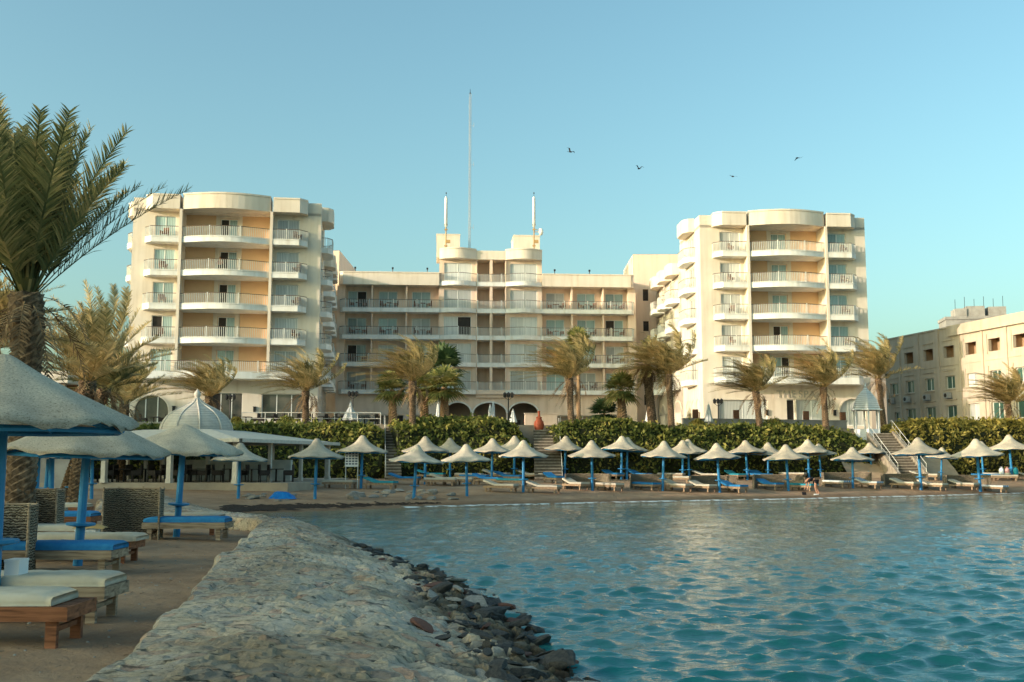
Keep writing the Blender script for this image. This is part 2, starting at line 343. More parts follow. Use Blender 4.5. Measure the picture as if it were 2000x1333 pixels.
tag(gridmesh('beach_sand', X, Y, Z, M['sand']), kind='structure')

# ---- sea
def seax(m, t, N, L, b, tc):
    prev = None
    for sc, st, ds, an in ((2.2, .35, .05, (.7, 1.7, 1)), (8.5, .4, .015, (.55, 1.5, 1))):
        mp = N.new('ShaderNodeMapping'); mp.inputs['Scale'].default_value = an; mp.inputs['Rotation'].default_value = (0, 0, .25 if prev is None else -.1); L.new(tc.outputs['Object'], mp.inputs[0])
        n = N.new('ShaderNodeTexNoise'); n.inputs['Scale'].default_value = sc; n.inputs['Detail'].default_value = 5; n.inputs['Roughness'].default_value = .62; L.new(mp.outputs[0], n.inputs['Vector'])
        a_ = N.new('ShaderNodeMath'); a_.operation = 'SUBTRACT'; a_.inputs[1].default_value = .5; L.new(n.outputs[0], a_.inputs[0])
        ab = N.new('ShaderNodeMath'); ab.operation = 'ABSOLUTE'; L.new(a_.outputs[0], ab.inputs[0]); iv = N.new('ShaderNodeMath'); iv.operation = 'MULTIPLY_ADD'; iv.inputs[1].default_value = -2; iv.inputs[2].default_value = 1; L.new(ab.outputs[0], iv.inputs[0])
        bp = N.new('ShaderNodeBump'); bp.inputs['Strength'].default_value = st; bp.inputs['Distance'].default_value = ds
        L.new(iv.outputs[0], bp.inputs['Height'])
        if prev: L.new(prev.outputs[0], bp.inputs['Normal'])
        prev = bp
    L.new(prev.outputs[0], b.inputs['Normal'])
    b.inputs['IOR'].default_value = 1.45
    at_ = N.new('ShaderNodeAttribute'); at_.attribute_name = 'shallow'; mxs = N.new('ShaderNodeMix'); mxs.data_type = 'RGBA'; c_ = b.inputs['Base Color'].default_value; mxs.inputs[6].default_value = (c_[0], c_[1], c_[2], 1); mxs.inputs[7].default_value = (.20, .22, .155, 1)
    L.new(at_.outputs['Fac'], mxs.inputs[0]); L.new(mxs.outputs[2], b.inputs['Base Color'])
M['sea'] = mat('sea_water', (.003, .125, .145), .04, extra=seax, spec=.5)
def steps(a, b_, d0, gro):
    o = [a]; d = d0
    while o[-1] < b_: o.append(o[-1]+d); d *= gro
    return np.array(o)
wx = np.concatenate([np.arange(-16,-3,.14), np.arange(-3,9,.05), steps(9, 60, .055, 1.0105)])
wy = np.concatenate([np.linspace(-150,2,16), np.linspace(3, 8, 30), steps(8.05, 95, .036, 1.0046)])
X, Y = np.meshgrid(wx, wy)
rng = np.random.RandomState(5); Hh = np.zeros_like(X); DX = np.zeros_like(X); DY = np.zeros_like(X)
dxs = np.gradient(wx)[None, :]; dys = np.gradient(wy)[:, None]; cell = np.maximum(dxs, dys)
for i in range(130):
    lam = (.09*(.72/.09)**(rng.rand()**1.0) if i > 9 else .9+.25*i); th = math.radians(248)+rng.randn()*.62; k = 2*PI/lam
    amp = (0.0062*lam if i > 9 else .0032*lam)*(.6+.8*rng.rand()); kx, ky = math.cos(th), math.sin(th); ph = rng.rand()*6.28
    a = amp*np.clip((lam/cell-2.2)/2, 0, 1); p = k*(kx*X+ky*Y)+ph
    Hh += a*np.cos(p); DX -= 1.25*a*kx*np.sin(p); DY -= 1.25*a*ky*np.sin(p)
calm = np.clip((polydist(X, Y, SHORE)-.5)/9, .12, 1); gust = .75+.9*np.clip(fbm(X*.13, Y*.13, 3, 9)+.3, 0, 1)
Hh *= calm*gust
sea = gridmesh('sea_water', X+DX*calm, Y+DY*calm, Hh, M['sea']); tag(sea, kind='structure')
dep = polydist(X, Y, SHORE); shal = np.clip(np.exp(-dep/4.5)*(1+.9*fbm(X*.25, Y*.4, 3, 51))+.18*np.clip(fbm(X*.12, Y*.2, 3, 52)*3, 0, 1), 0, .9)
at_ = sea.data.attributes.new('shallow', 'FLOAT', 'POINT'); at_.data.foreach_set('value', shal.ravel().astype(np.float32))
mb = MB(); mb.quad((60,-150,-.03),(420,-150,-.03),(420,95,-.03),(60,95,-.03)); mb.quad((-16,-500,-.03),(420,-500,-.03),(420,-150,-.03),(-16,-150,-.03)); mb.quad((60,95,-.03),(420,95,-.03),(420,170,-.03),(60,170,-.03))
tag(mb.build('open_water', 'sea'), kind='structure')
# ---- foam of the little breakers along the shore
def foamx(m, t, N, L, b, tc):
    n = N.new('ShaderNodeTexNoise'); n.inputs['Scale'].default_value = 2.2; n.inputs['Detail'].default_value = 6; L.new(tc.outputs['Object'], n.inputs['Vector'])
    r = N.new('ShaderNodeValToRGB'); r.color_ramp.elements[0].position = .38; r.color_ramp.elements[1].position = .56
    L.new(n.outputs[0], r.inputs[0]); L.new(r.outputs[0], b.inputs['Alpha'])
M['foam'] = mat('sea_foam', (.62, .66, .66), .6, extra=foamx)
def strip(name, pts, w, z, mt, off=0, wob=.3):
    P = []; 
    for (ax, ay), (bx, by) in zip(pts[:-1], pts[1:]):
        n = max(2, int(math.hypot(bx-ax, by-ay)/.35))
        for i in range(n): P.append((ax+(bx-ax)*i/n, ay+(by-ay)*i/n))
    P = np.array(P); d = np.gradient(P, axis=0); d /= np.linalg.norm(d, axis=1)[:, None]; nn = np.stack([d[:, 1], -d[:, 0]], 1)
    o = off+wob*fbm(P[:, 0]*.35, P[:, 1]*.35, 3, 11)*2
    rows = [P+nn*(o+q*w)[:, None] for q in (0, .33, .66, 1)]
    A = np.stack(rows); Z = np.array([z*.4, z, z*.9, z*.3])[:, None]+0*A[:, :, 0]
    return gridmesh(name, A[:, :, 0], A[:, :, 1], Z, mt)
tag(strip('shore_foam', SHORE[2:10], .55, .075, M['foam'], .1), kind='stuff', label='thin white foam line of small waves along the sandy shore')

# ---- stone embankment
def stonex(m, t, N, L, b, tc):
    mp = N.new('ShaderNodeMapping'); mp.inputs['Scale'].default_value = (.85, 1.0, 1.0); mp.inputs['Rotation'].default_value = (0, 0, -.35); L.new(tc.outputs['Object'], mp.inputs[0])
    wn = N.new('ShaderNodeTexNoise'); wn.inputs['Scale'].default_value = 3; wn.inputs['Detail'].default_value = 4; L.new(mp.outputs[0], wn.inputs['Vector'])
    ad = N.new('ShaderNodeMixRGB'); ad.blend_type = 'LINEAR_LIGHT'; ad.inputs[0].default_value = .10; L.new(mp.outputs[0], ad.inputs[1]); L.new(wn.outputs[1], ad.inputs[2])
    v = N.new('ShaderNodeTexVoronoi'); v.inputs['Scale'].default_value = 5.2; v.feature = 'DISTANCE_TO_EDGE'; L.new(ad.outputs[0], v.inputs['Vector'])
    v2 = N.new('ShaderNodeTexVoronoi'); v2.inputs['Scale'].default_value = 5.2; L.new(ad.outputs[0], v2.inputs['Vector'])
    n = N.new('ShaderNodeTexNoise'); n.inputs['Scale'].default_value = 13; n.inputs['Detail'].default_value = 9; n.inputs['Roughness'].default_value = .82; L.new(mp.outputs[0], n.inputs['Vector'])
    n4 = N.new('ShaderNodeTexNoise'); n4.inputs['Scale'].default_value = .55; n4.inputs['Detail'].default_value = 4; L.new(tc.outputs['Object'], n4.inputs['Vector'])
    sep = N.new('ShaderNodeSeparateColor'); L.new(v2.outputs['Color'], sep.inputs[0])
    r0 = rampin(N, L, sep.outputs[0], [(0, (.54, .47, .42)), (.35, (.66, .55, .43)), (.6, (.57, .51, .46)), (.8, (.70, .56, .43)), (.93, (.62, .41, .32)), (1, (.36, .36, .35))])
    r1 = rampin(N, L, n.outputs[0], [(.34, (.22, .24, .25)), (.43, (.78, .78, .77)), (.62, (1.12, 1.10, 1.06))])
    r2 = rampin(N, L, v.outputs[0], [(0, (.55, .53, .50)), (.035, (1, 1, 1))])
    r3 = rampin(N, L, n4.outputs[0], [(.35, (.62, .58, .52)), (.5, (.92, .90, .85)), (.62, (1.1, 1.09, 1.06))])
    mpd = N.new('ShaderNodeMapping'); mpd.inputs['Scale'].default_value = (2.2, 8.5, 5); mpd.inputs['Rotation'].default_value = (0, 0, .22); L.new(tc.outputs['Object'], mpd.inputs[0])
    nd = N.new('ShaderNodeTexNoise'); nd.inputs['Scale'].default_value = 1.3; nd.inputs['Detail'].default_value = 5; nd.inputs['Roughness'].default_value = .6; L.new(mpd.outputs[0], nd.inputs['Vector'])
    rd = rampin(N, L, nd.outputs[0], [(.36, (.20, .22, .23)), (.42, (.95, .95, .95)), (.62, (1, 1, 1)), (.72, (1.2, 1.18, 1.12))])
    cur = r0.outputs[0]
    for q, f in ((r1, 1), (r2, .5), (r3, 1), (rd, .85)):
        mx = N.new('ShaderNodeMix'); mx.data_type = 'RGBA'; mx.blend_type = 'MULTIPLY'; mx.inputs[0].default_value = f
        L.new(cur, mx.inputs[6]); L.new(q.outputs[0], mx.inputs[7]); cur = mx.outputs[2]
    gg = N.new('ShaderNodeNewGeometry'); sp_ = N.new('ShaderNodeSeparateXYZ'); L.new(gg.outputs['Position'], sp_.inputs[0])
    az = N.new('ShaderNodeMath'); az.operation = 'MULTIPLY_ADD'; az.inputs[1].default_value = .45; L.new(n4.outputs[0], az.inputs[0]); L.new(sp_.outputs[2], az.inputs[2])
    wet = rampin(N, L, az.outputs[0], [(.30, (.14, .15, .15)), (.46, (.42, .42, .40)), (.60, (1, 1, 1))]); mx = N.new('ShaderNodeMix'); mx.data_type = 'RGBA'; mx.blend_type = 'MULTIPLY'; mx.inputs[0].default_value = 1
    L.new(cur, mx.inputs[6]); L.new(wet.outputs[0], mx.inputs[7]); L.new(mx.outputs[2], b.inputs['Base Color'])
    hh = N.new('ShaderNodeMath'); hh.operation = 'MULTIPLY_ADD'; hh.inputs[1].default_value = .8
    L.new(n.outputs[0], hh.inputs[0]); 
    cl = N.new('ShaderNodeMath'); cl.operation = 'MINIMUM'; cl.inputs[1].default_value = .12; L.new(v.outputs[0], cl.inputs[0])
    ml = N.new('ShaderNodeMath'); ml.operation = 'MULTIPLY'; ml.inputs[1].default_value = 1.6; L.new(cl.outputs[0], ml.inputs[0]); L.new(ml.outputs[0], hh.inputs[2])
    bp = N.new('ShaderNodeBump'); bp.inputs['Strength'].default_value = 1; bp.inputs['Distance'].default_value = .05
    L.new(hh.outputs[0], bp.inputs['Height']); L.new(bp.outputs[0], b.inputs['Normal'])
M['emb'] = mat('cemented_stone', (.42, .40, .35), .9, extra=stonex, spec=.2)
def resample(P, n_of):
    P = np.array(P); k = np.concatenate([[0], np.cumsum(n_of)]); T = np.arange(k[-1]+1)
    return np.stack([np.interp(T, k, P[:, 0]), np.interp(T, k, P[:, 1])], 1)
seg = [60, 150, 130, 120, 130, 80, 30, 40, 60, 60]
Lp = resample(EL_PTS, seg); Rp = resample(ER_PTS, seg)
def smooth1(A, k=9):
    B = np.vstack([np.repeat(A[:1], k, 0), A, np.repeat(A[-1:], k, 0)]); ker = np.ones(2*k+1)/(2*k+1)
    return np.stack([np.convolve(B[:, i], ker, 'valid') for i in (0, 1)], 1)
Lp = smooth1(Lp); Rp = smooth1(Rp)
NT = 130
tt = np.concatenate([[-.02, -.012, 0], np.linspace(.005, 1.22, NT)])
def emb_prof(t): return np.interp(t, [-.02, -.012, 0, .012, .30, .55, 1.0, 1.22], [.10, .25, .60, .66, .67, .52, .0, -.45])
Xe = Lp[:, 0][:, None]*(1-tt)+Rp[:, 0][:, None]*tt; Ye = Lp[:, 1][:, None]*(1-tt)+Rp[:, 1][:, None]*tt
edge = .16*fbm(Ye*1.1, Ye*0+3, 4, 21)*np.clip(1-tt*6, 0, 1)[None]*2.2
Xe = Xe+edge
f1, f2, idv = worley((Xe*.62+Ye*.2)*3.1+.5*fbm(Xe*2, Ye*2, 2, 8), (Ye*.95-Xe*.2)*3.1+.5*fbm(Xe*2, Ye*2, 2, 9), 4)
crack = np.clip((f2-f1)/.22, 0, 1)
roughk = .4+1.1*np.clip((tt[None]-.45)/.4, 0, 1)+1.0*np.clip(fbm(Xe*.5, Ye*.5, 2, 31)*4, 0, 1)
tp = np.clip(tt, 0, 1)[None]
rk = np.clip((tt[None]-.66)/.2, 0, 1)*np.clip((26-Ye)/6, 0, 1)
w1, w2, wi = worley(Xe*5.2+.6*fbm(Xe*3, Ye*3, 2, 18), Ye*4.4, 14)
Ze = rk*(.13*(wi-.4)+.09*np.clip((w2-w1)/.3, 0, 1)-.05)+emb_prof(tt)[None]+(.010*crack+.018*(idv-.5))*roughk+.10*fbm(Xe*.7, Ye*.7, 3, 2)+.035*fbm(Xe*5, Ye*5, 3, 4)+.03*fbm(Xe*13, Ye*11, 2, 44)
ridge = np.clip(1-np.abs(fbm(Xe*.55+9, Ye*.4, 3, 41))*28, 0, 1); lf = fbm(Xe*.9+Ye*.2, Ye*1.5, 4, 71); Ze += (np.round(lf*11)/11-lf*.55)*.34*np.clip(tt[None]*8, 0, 1)
dash = np.clip((fbm(Xe*1.8, Ye*5.5, 2, 61)-.10)*10, 0, 1)*np.clip(fbm(Xe*.6, Ye*.6, 2, 62)*5+.6, 0, 1); Ze -= .035*dash*(tt[None] > .03)
Ze -= .06*ridge*(tt[None] > .06)
tag(gridmesh('stone_embankment', Xe, Ye, Ze, M['emb'], smooth=False), kind='structure')
def emb_at(t, yy):
    i = int(np.argmin(np.abs(Lp[:, 1]*(1-t)+Rp[:, 1]*t-yy))); j = int(np.argmin(np.abs(tt-t)))
    return float(Xe[i, j]), float(Ye[i, j]), float(Ze[i, j])

# ---- terrace behind the hedges, and the land to the horizon
HL = [(-160,52),(-60,62),(-26,72),(-20,74),(-8,77),(3,78.5),(26,84),(30,88),(60,104),(200,150),(900,300)]
mb = MB(); back = [(x, y+3.2) for x, y in HL]
mb.prism(back+[(5000, 4500), (-5000, 4500), (-5000, 60)], .2, 5.0)
tag(mb.build('terrace_ground', 'patch'), kind='structure')
mb = MB(); mb.prism([(-60,58.2),(-12.2,57.6),(-11.4,60),(-11.4,74),(-60,66)], .4, 1.06)
tag(mb.build('pergola_paving', 'patch'), kind='structure')
mb = MB()
Xh, Yh = np.meshgrid(np.linspace(500, 1500, 60), np.linspace(2600, 3200, 20))
Zh = 5+318*np.exp(-((Xh-990)/170)**2)*np.sin(np.clip((Yh-2600)/600, 0, 1)*PI)*(.96+.5*fbm(Xh*.006, Yh*.006, 4, 6))
tag(gridmesh('far_hills', Xh, Yh, Zh, mat('hill_rock', (.30, .24, .2), .95, (.22, .18, .16), .01)), kind='structure')
# ================================================================ BUILDINGS
H0 = 4.65; ST = 3.07; TZ = 5.0
def wall_holes(mb, x0, x1, z0, z1, y, holes, dep=.22, m=None):
    "front face of a wall (normal -y) with rectangular openings and their reveals"
    xs_ = sorted(set([x0, x1]+[q for h in holes for q in h[:2]])); zs_ = sorted(set([z0, z1]+[q for h in holes for q in h[2:4]]))
    for a, b in zip(xs_[:-1], xs_[1:]):
        for c, d in zip(zs_[:-1], zs_[1:]):
            mx_, mz = (a+b)/2, (c+d)/2
            if any(h[0] < mx_ < h[1] and h[2] < mz < h[3] for h in holes): continue
            mb.quad((a,y,c),(b,y,c),(b,y,d),(a,y,d), m)
    for (a, b, c, d) in holes:
        mb.quad((a,y,c),(a,y+dep,c),(a,y+dep,d),(a,y,d), m); mb.quad((b,y,c),(b,y+dep,c),(b,y+dep,d),(b,y,d), m)
        mb.quad((a,y,c),(b,y,c),(b,y+dep,c),(a,y+dep,c), m); mb.quad((a,y,d),(b,y,d),(b,y+dep,d),(a,y+dep,d), m)
def arch_fill(mb, x0, x1, zs_, rise, ztop, y, dep, m=None, n=12):
    "spandrel over an arched opening cut as a rectangle up to ztop"
    P = [(x0+(x1-x0)*(1-math.cos(PI*i/n))/2, zs_+rise*math.sin(PI*i/n)) for i in range(n+1)]
    for (a, c), (b, d) in zip(P[:-1], P[1:]):
        mb.quad((a,y,c),(b,y,d),(b,y,ztop),(a,y,ztop), m); mb.quad((a,y,c),(b,y,d),(b,y+dep,d),(a,y+dep,c), m)
def arch_ring(mb, x0, x1, zs_, rise, y, t=.16, pr=.08, m=None, n=14):
    for i in range(n):
        A = []
        for k in (i, i+1):
            c, s_ = math.cos(PI*k/n), math.sin(PI*k/n); xc = (x0+x1)/2; r = (x1-x0)/2
            A.append(((xc-c*r, zs_+s_*rise), (xc-c*(r+t), zs_+s_*(rise+t))))
        (a, b), (c2, d) = A
        mb.quad((a[0],y-pr,a[1]),(b[0],y-pr,b[1]),(d[0],y-pr,d[1]),(c2[0],y-pr,c2[1]), m)
        mb.quad((b[0],y-pr,b[1]),(b[0],y,b[1]),(d[0],y,d[1]),(d[0],y-pr,d[1]), m); mb.quad((a[0],y-pr,a[1]),(a[0],y+.02,a[1]),(c2[0],y+.02,c2[1]),(c2[0],y-pr,c2[1]), m)
def rot_side(mb, x):
    "turn everything built on the front plane onto the left side wall x"
    mb.v = [(x+v[1], v[0], v[2]) for v in mb.v]
def window(par, x0, x1, z0, z1, y, panes, pane_m, flip=None, side=None, opened=None, dep=.18, name='window'):
    f = MB(flip); t = .07; yy = y+dep-.06
    f.box(x0,x1,yy,yy+.06,z1-t,z1); f.box(x0,x1,yy,yy+.06,z0,z0+t); f.box(x0,x0+t,yy+.003,yy+.055,z0+t,z1-t); f.box(x1-t,x1,yy+.003,yy+.055,z0+t,z1-t)
    W_ = (x1-x0)/panes
    for i in range(1, panes): f.box(x0+W_*i-.04,x0+W_*i+.04,yy+.004,yy+.054,z0+t,z1-t)
    if side is not None: rot_side(f, side)
    fo = f.build(name, 'frame', par)
    for i in range(panes):
        p = MB(flip); a, b = x0+W_*i+.03, x0+W_*(i+1)-.03
        p.quad((a,yy+.035,z0+.03),(b,yy+.035,z0+.03),(b,yy+.035,z1-.03),(a,yy+.035,z1-.03))
        if side is not None: rot_side(p, side)
        p.build('pane', 'dark' if opened == i else pane_m, fo)  # open leaf: the unlit room behind is painted as a dark sheet
    return fo
def railing(par, path, z, h=.98, flip=None, side=None, sp=.17, post=2.6, bw=.045):
    r = MB(flip)
    acc = 0; nxt = 0; pn = 0
    for (ax, ay), (bx, by) in zip(path[:-1], path[1:]):
        d = math.hypot(bx-ax, by-ay)
        if d < 1e-6: continue
        ux, uy = (bx-ax)/d, (by-ay)/d
        while nxt <= acc+d:
            s_ = nxt-acc; x, y = ax+ux*s_, ay+uy*s_; q = bw/2
            hh = h-.05
            if pn <= 0: q = .05; hh = h+.04; pn = post
            r.box(x-q,x+q,y-q,y+q,z,z+hh,0); nxt += sp; pn -= sp
        nx, ny = -uy*.03, ux*.03
        for zz, th_, mm in ((z+h, .05, 1), (z+.08, .035, 0)):
            r.add([(ax-nx,ay-ny,zz-th_),(bx-nx,by-ny,zz-th_),(bx+nx,by+ny,zz-th_),(ax+nx,ay+ny,zz-th_),(ax-nx,ay-ny,zz),(bx-nx,by-ny,zz),(bx+nx,by+ny,zz),(ax+nx,ay+ny,zz)],
                  [(0,3,2,1),(4,5,6,7),(0,1,5,4),(1,2,6,5),(2,3,7,6),(3,0,4,7)], mm)
        acc += d
    if side is not None: rot_side(r, side)
    return r.build('railing', ['rail', 'toprail'], par)
def inset(poly_path, d=.08):
    return [(x, y+d) for x, y in poly_path]
def balcony(par, path, closing, z, th=.5, flip=None, side=None, rail=True, m='white'):
    b = MB(flip); b.prism(path+closing, z, z+th); b.prism([(x, y-.04) for x, y in path]+closing, z+th-.07, z+th+.001)
    if side is not None: rot_side(b, side)
    bo = b.build('balcony', m, par)
    if rail: railing(bo, inset(path), z+th, flip=flip, side=side)
    return bo
def arc(x0, x1, y0, ymid, n=14):
    return [(x0+(x1-x0)*i/n, y0+(ymid-y0)*math.sin(PI*i/n)) for i in range(n+1)]

def tower(name, label, loc, rz, W, flipped, doors_open, win_open, sign=False):
    T = thing(name, label, 'hotel building', loc, rz)
    fl = W if flipped else None
    X1, X2, X3, X4 = 1.2, 4.3, W-4.3, W-1.2      # balcony stack edges
    zt = H0+5*ST; D1 = 8.5; D2 = 21.0
    w_ = MB(fl); holes = []; gh = []
    for k in range(5):
        z = H0+.5+k*ST
        holes += [(1.95, 4.0, z, z+2.15), (X3+.5, X4-.75, z, z+2.15)]
    if sign: gh = [(1.5, 6.3, .9, 3.1), (8.2, 9.0, .1, 3.15), (9.15, 12.2, .1, 3.15)]
    else: gh = [(1.0, 5.0, 1.0, 3.35), (6.7, 9.6, .9, 3.4)]
    wall_holes(w_, 0, X2+.25, H0, zt, 0, [h for h in holes if h[1] < X2+.2]); wall_holes(w_, X3-.25, W, H0, zt, 0, [h for h in holes if h[0] > X3-.2])
    ax0, ax1 = (13.4, 16.0) if sign else (13.2, 16.1)
    az = 1.9 if sign else 1.75; ar = 1.35
    wall_holes(w_, 0, W, 0, H0, 0, gh+[(ax0, ax1, .6, az+ar)], dep=.3); arch_fill(w_, ax0, ax1, az, ar, az+ar, 0, .3)
    arch_ring(w_, ax0, ax1, az, ar, 0, .14, .05)
    for s_, nm in ((0, 0), (W, 0)):
        q = MB()
        sh = []
        for k in range(5): z = H0+.5+k*ST; sh += [(2.6, 4.6, z, z+2.15)]
        sg = [(1.3, 2.5, .1, 2.0), (3.1, 4.3, .1, 2.0), (5.0, 6.6, .1, 2.0)]
        wall_holes(q, 0, D1, 0, zt, 0, sh+sg, .2)
        sh2 = []
        for c in range(3):
            for k in range(4): z = H0+.5+k*ST; sh2.append((9.6+c*3.9, 11.6+c*3.9, z, z+2.15))
            sh2.append((9.4+c*3.9, 11.9+c*3.9, .1, 2.3))
        wall_holes(q, D1, D2, 0, H0+4*ST, 0, sh2, .2)
        for a, b in ((1.1, 2.7), (2.9, 4.5), (4.8, 6.8)): arch_ring(q, a, b, 2.5, .75, 0, .12, .06)
        for c in range(3): arch_ring(q, 9.2+c*3.9, 12.1+c*3.9, 2.5, 1.0, 0, .14, .06)
        if s_ == 0: q.v = [(v[1], v[0], v[2]) for v in q.v]
        else: q.v = [(W-v[1], v[0], v[2]) for v in q.v]
        if flipped: q.v = [(W-x, y, z) for x, y, z in q.v]
        w_.add(q.v if not flipped else [(W-x, y, z) for x, y, z in q.v], q.f)
    # inner solid behind the skin, roof decks, back, parapets
    w_.box(.35, W-.35, 3.0, D1, 0, zt); w_.box(.4, W-.4, D1, D2-.02, 0, H0+4*ST)
    w_.box(.4, X2+.2, .4, 3.0, H0, zt-.01); w_.box(X3-.2, W-.4, .4, 3.0, H0, zt-.01); w_.box(.36, W-.36, .42, 3.0, .01, H0-.01)
    w_.prism([(0, 0), (W, 0), (W, D1), (0, D1)], zt-.02, zt+.25); w_.prism([(0, D1), (W, D1), (W, D2), (0, D2)], H0+4*ST-.02, H0+4*ST+.25)
    w_.box(0, .25, D1-.25, D2, 0, H0+4*ST-.02); w_.box(0, W, D2-.2, D2, 0, H0+4*ST-.03)
    w_.build('wall', 'cream', T)
    r_ = MB(fl); wi = MB(fl)
    # fins beside the middle bay
    for a, b in ((X2, X2+.25), (X3-.25, X3)): r_ = MB(fl); r_.box(a, b, -1.32, 1.0, H0, zt); r_.build('dividing_fin', 'cream', T)
    rw = MB(fl); dx0, dx1 = X3-4.9, X3-3.35; dh = []
    for k in range(5): z = H0+.5+k*ST; dh.append((dx0, dx1, z, z+2.25))
    wall_holes(rw, X2+.25, X3-.25, H0, zt, 1.0, dh, .2); rw.build('recessed_wall', 'peach', T)
    fm = MB(fl)
    for k in range(5):
        z = H0+.5+k*ST
        fm.box(dx0-.42, dx0-.02, .96, 1.02, z, z+2.6); fm.box(dx1+.02, dx1+.42, .96, 1.02, z, z+2.6); fm.box(dx0-.019, dx1+.019, .963, 1.02, z+2.27, z+2.59)
    fm.build('door_surround', 'cream', T)
    # balcony_stacks
    pL = [(X1, 0), (X1, -.55), (X1+.7, -1.28), (X2, -1.28)]; pR = [(X3, -1.28), (X4-.7, -1.28), (X4, -.55), (X4, 0)]
    pC = arc(X2+.25, X3-.25, -1.15, -2.15)
    for k in range(5):
        z = H0+k*ST
        if k == 0:
            path = [(X1-.1, 0), (X1-.1, -1.0), (X1+.6, -1.7), (X2, -1.75)]+arc(X2+.3, X3-.3, -1.8, -2.3)+[(X3, -1.75), (X4-.6, -1.7), (X4+.1, -1.0), (X4+.1, 0)]
            b = MB(fl); b.prism(path+[(X4-.2, .02), (X1+.2, .02)], z-.12, z+.5); bo = b.build('long_balcony', 'white', T); railing(bo, inset(path, .1), z+.5, flip=fl)
        else:
            balcony(T, pL, [(X2, 0)], z, flip=fl); balcony(T, pC, [(X3-.25, .99), (X2+.25, .99)], z, flip=fl); balcony(T, pR, [(X3, 0)][::-1], z, flip=fl)
        zz = z+.5
        lw = window(T, 1.95, 4.0, zz, zz+2.15, 0, 2, 'curt' , fl, opened=win_open.get(('L', k)))
        window(T, X3+.5, X4-.75, zz, zz+2.15, 0, 2, 'glassb' , fl, opened=win_open.get(('R', k)))
        od = doors_open.get(k)
        window(T, dx0, dx1, zz, zz+2.25, 1.0, 2, 'glassb', fl, opened=od, name='balcony_door')
        for s_ in ('a', 'b'):
            fl2 = fl if s_ == 'a' else (None if flipped else W)
            ps = [(2.0, 0), (2.1, -.6), (2.8, -1.05), (5.2, -1.05), (5.9, -.6), (6.0, 0)]
            q = MB(fl2)
            def sb(ps, zb, th, rail=True):
                q = MB(); q.prism(ps, zb, zb+th); rot_side(q, 0)
                if fl2 is not None: q.v = [(fl2-x, y, z_) for x, y, z_ in q.v]
                o_ = q.build('balcony', 'white', T)
                if rail:
                    r = railing(o_, [(x, y+.06) for x, y in ps], zb+th, sp=.2)
                    co = [(v.co.y, v.co.x, v.co.z) for v in r.data.vertices]
                    for v, c in zip(r.data.vertices, co): v.co = ((fl2-c[0]) if fl2 is not None else c[0], c[1], c[2])
            sb(ps, z, .5)
            for (a, b_) in [(2.6, 4.6)]+([(9.6+c*3.9, 11.6+c*3.9) for c in range(3)] if k < 4 else []):
                wo_ = MB(); wo_.quad((a,.12,zz),(b_,.12,zz),(b_,.12,zz+2.15),(a,.12,zz+2.15)); wo_.box((a+b_)/2-.04,(a+b_)/2+.04,.06,.11,zz,zz+2.15,1)
                for e in (a, b_-.07): wo_.box(e,e+.07,.061,.109,zz,zz+2.15,1)
                wo_.box(a+.07,b_-.07,.062,.108,zz+2.08,zz+2.15,1)
                rot_side(wo_, 0)
                if fl2 is not None: wo_.v = [(fl2-x, y, z_) for x, y, z_ in wo_.v]
                wo_.build('side_window', ['curt', 'frame'], T)
            if k < 4:
                for c in range(3):
                    o2 = 9.0+c*3.9; sb([(o2, 0), (o2+.2, -.7), (o2+.7, -1.1), (o2+2.6, -1.1), (o2+3.2, -.7), (o2+3.3, 0)], z, .5)
    # parapets shaped like the balconies below them
    p = MB(fl); zp = zt; ph = 1.32
    for path, cl in ((pL, [(X2, .3), (X1, .3)]), ([(x, y) for x, y in pC], [(X3-.25, 1.2), (X2+.25, 1.2)]), (pR, [(X4, .3), (X3, .3)])):
        p.prism(path+cl, zp, zp+ph+(.12 if path is not pL and path is not pR else 0)); p.prism([(x, y-.06) for x, y in path]+cl, zp+ph-.12+(.12 if path is not pL and path is not pR else 0), zp+ph+.03+(.12 if path is not pL and path is not pR else 0))
    p.box(.0, X1, 0, .25, zp, zp+ph-.1); p.box(X4, W, 0, .25, zp, zp+ph-.1); p.box(0, .25, .25, D1, zp, zp+ph-.1); p.box(W-.25, W, .25, D1, zp, zp+ph-.1); p.box(.25, W-.25, D1-.25, D1, zp, zp+ph-.1)
    for xs_ in (0, W):
        sg = -1 if xs_ == 0 else 1
        p.prism([(xs_, 2.0), (xs_+sg*.6, 2.1), (xs_+sg*1.05, 2.8), (xs_+sg*1.05, 5.2), (xs_+sg*.6, 5.9), (xs_, 6.0)], zp, zp+ph+.02)
        z2 = H0+4*ST
        p.box(min(xs_, xs_-sg*.25), max(xs_, xs_-sg*.25), D1+.01, D2, z2, z2+1.2)
        for c in range(3):
            o2 = 9.0+c*3.9; p.prism([(xs_, o2), (xs_+sg*.7, o2+.2), (xs_+sg*1.1, o2+.7), (xs_+sg*1.1, o2+2.6), (xs_+sg*.7, o2+3.2), (xs_, o2+3.3)], z2, z2+1.25)
    p.build('parapet', 'cream', T)
    for (a, b, c, d), n_, mt in [(h, 3 if h[1]-h[0] > 2.5 and not sign else 2, 'glassd' if not sign else 'curt') for h in gh]:
        window(T, a, b, c, d, 0, n_ if b-a > 1 else 1, mt, fl, dep=.26, name='ground_floor_window', opened=(0 if (b-a < 1) else (n_-1 if (not sign and b > 8) else None)))
    wn = MB(fl)
    P = [(ax0, .6)]+[(ax0+(ax1-ax0)*(1-math.cos(PI*i/14))/2, az+ar*math.sin(PI*i/14)) for i in range(15)]+[(ax1, .6)]
    wn.add([(x, .27, z) for x, z in P], [tuple(range(len(P)))], 0)
    for xx in (ax0+.9, ax1-.95): wn.box(xx, xx+.09, .2, .26, .6, az+ar*.9, 1)
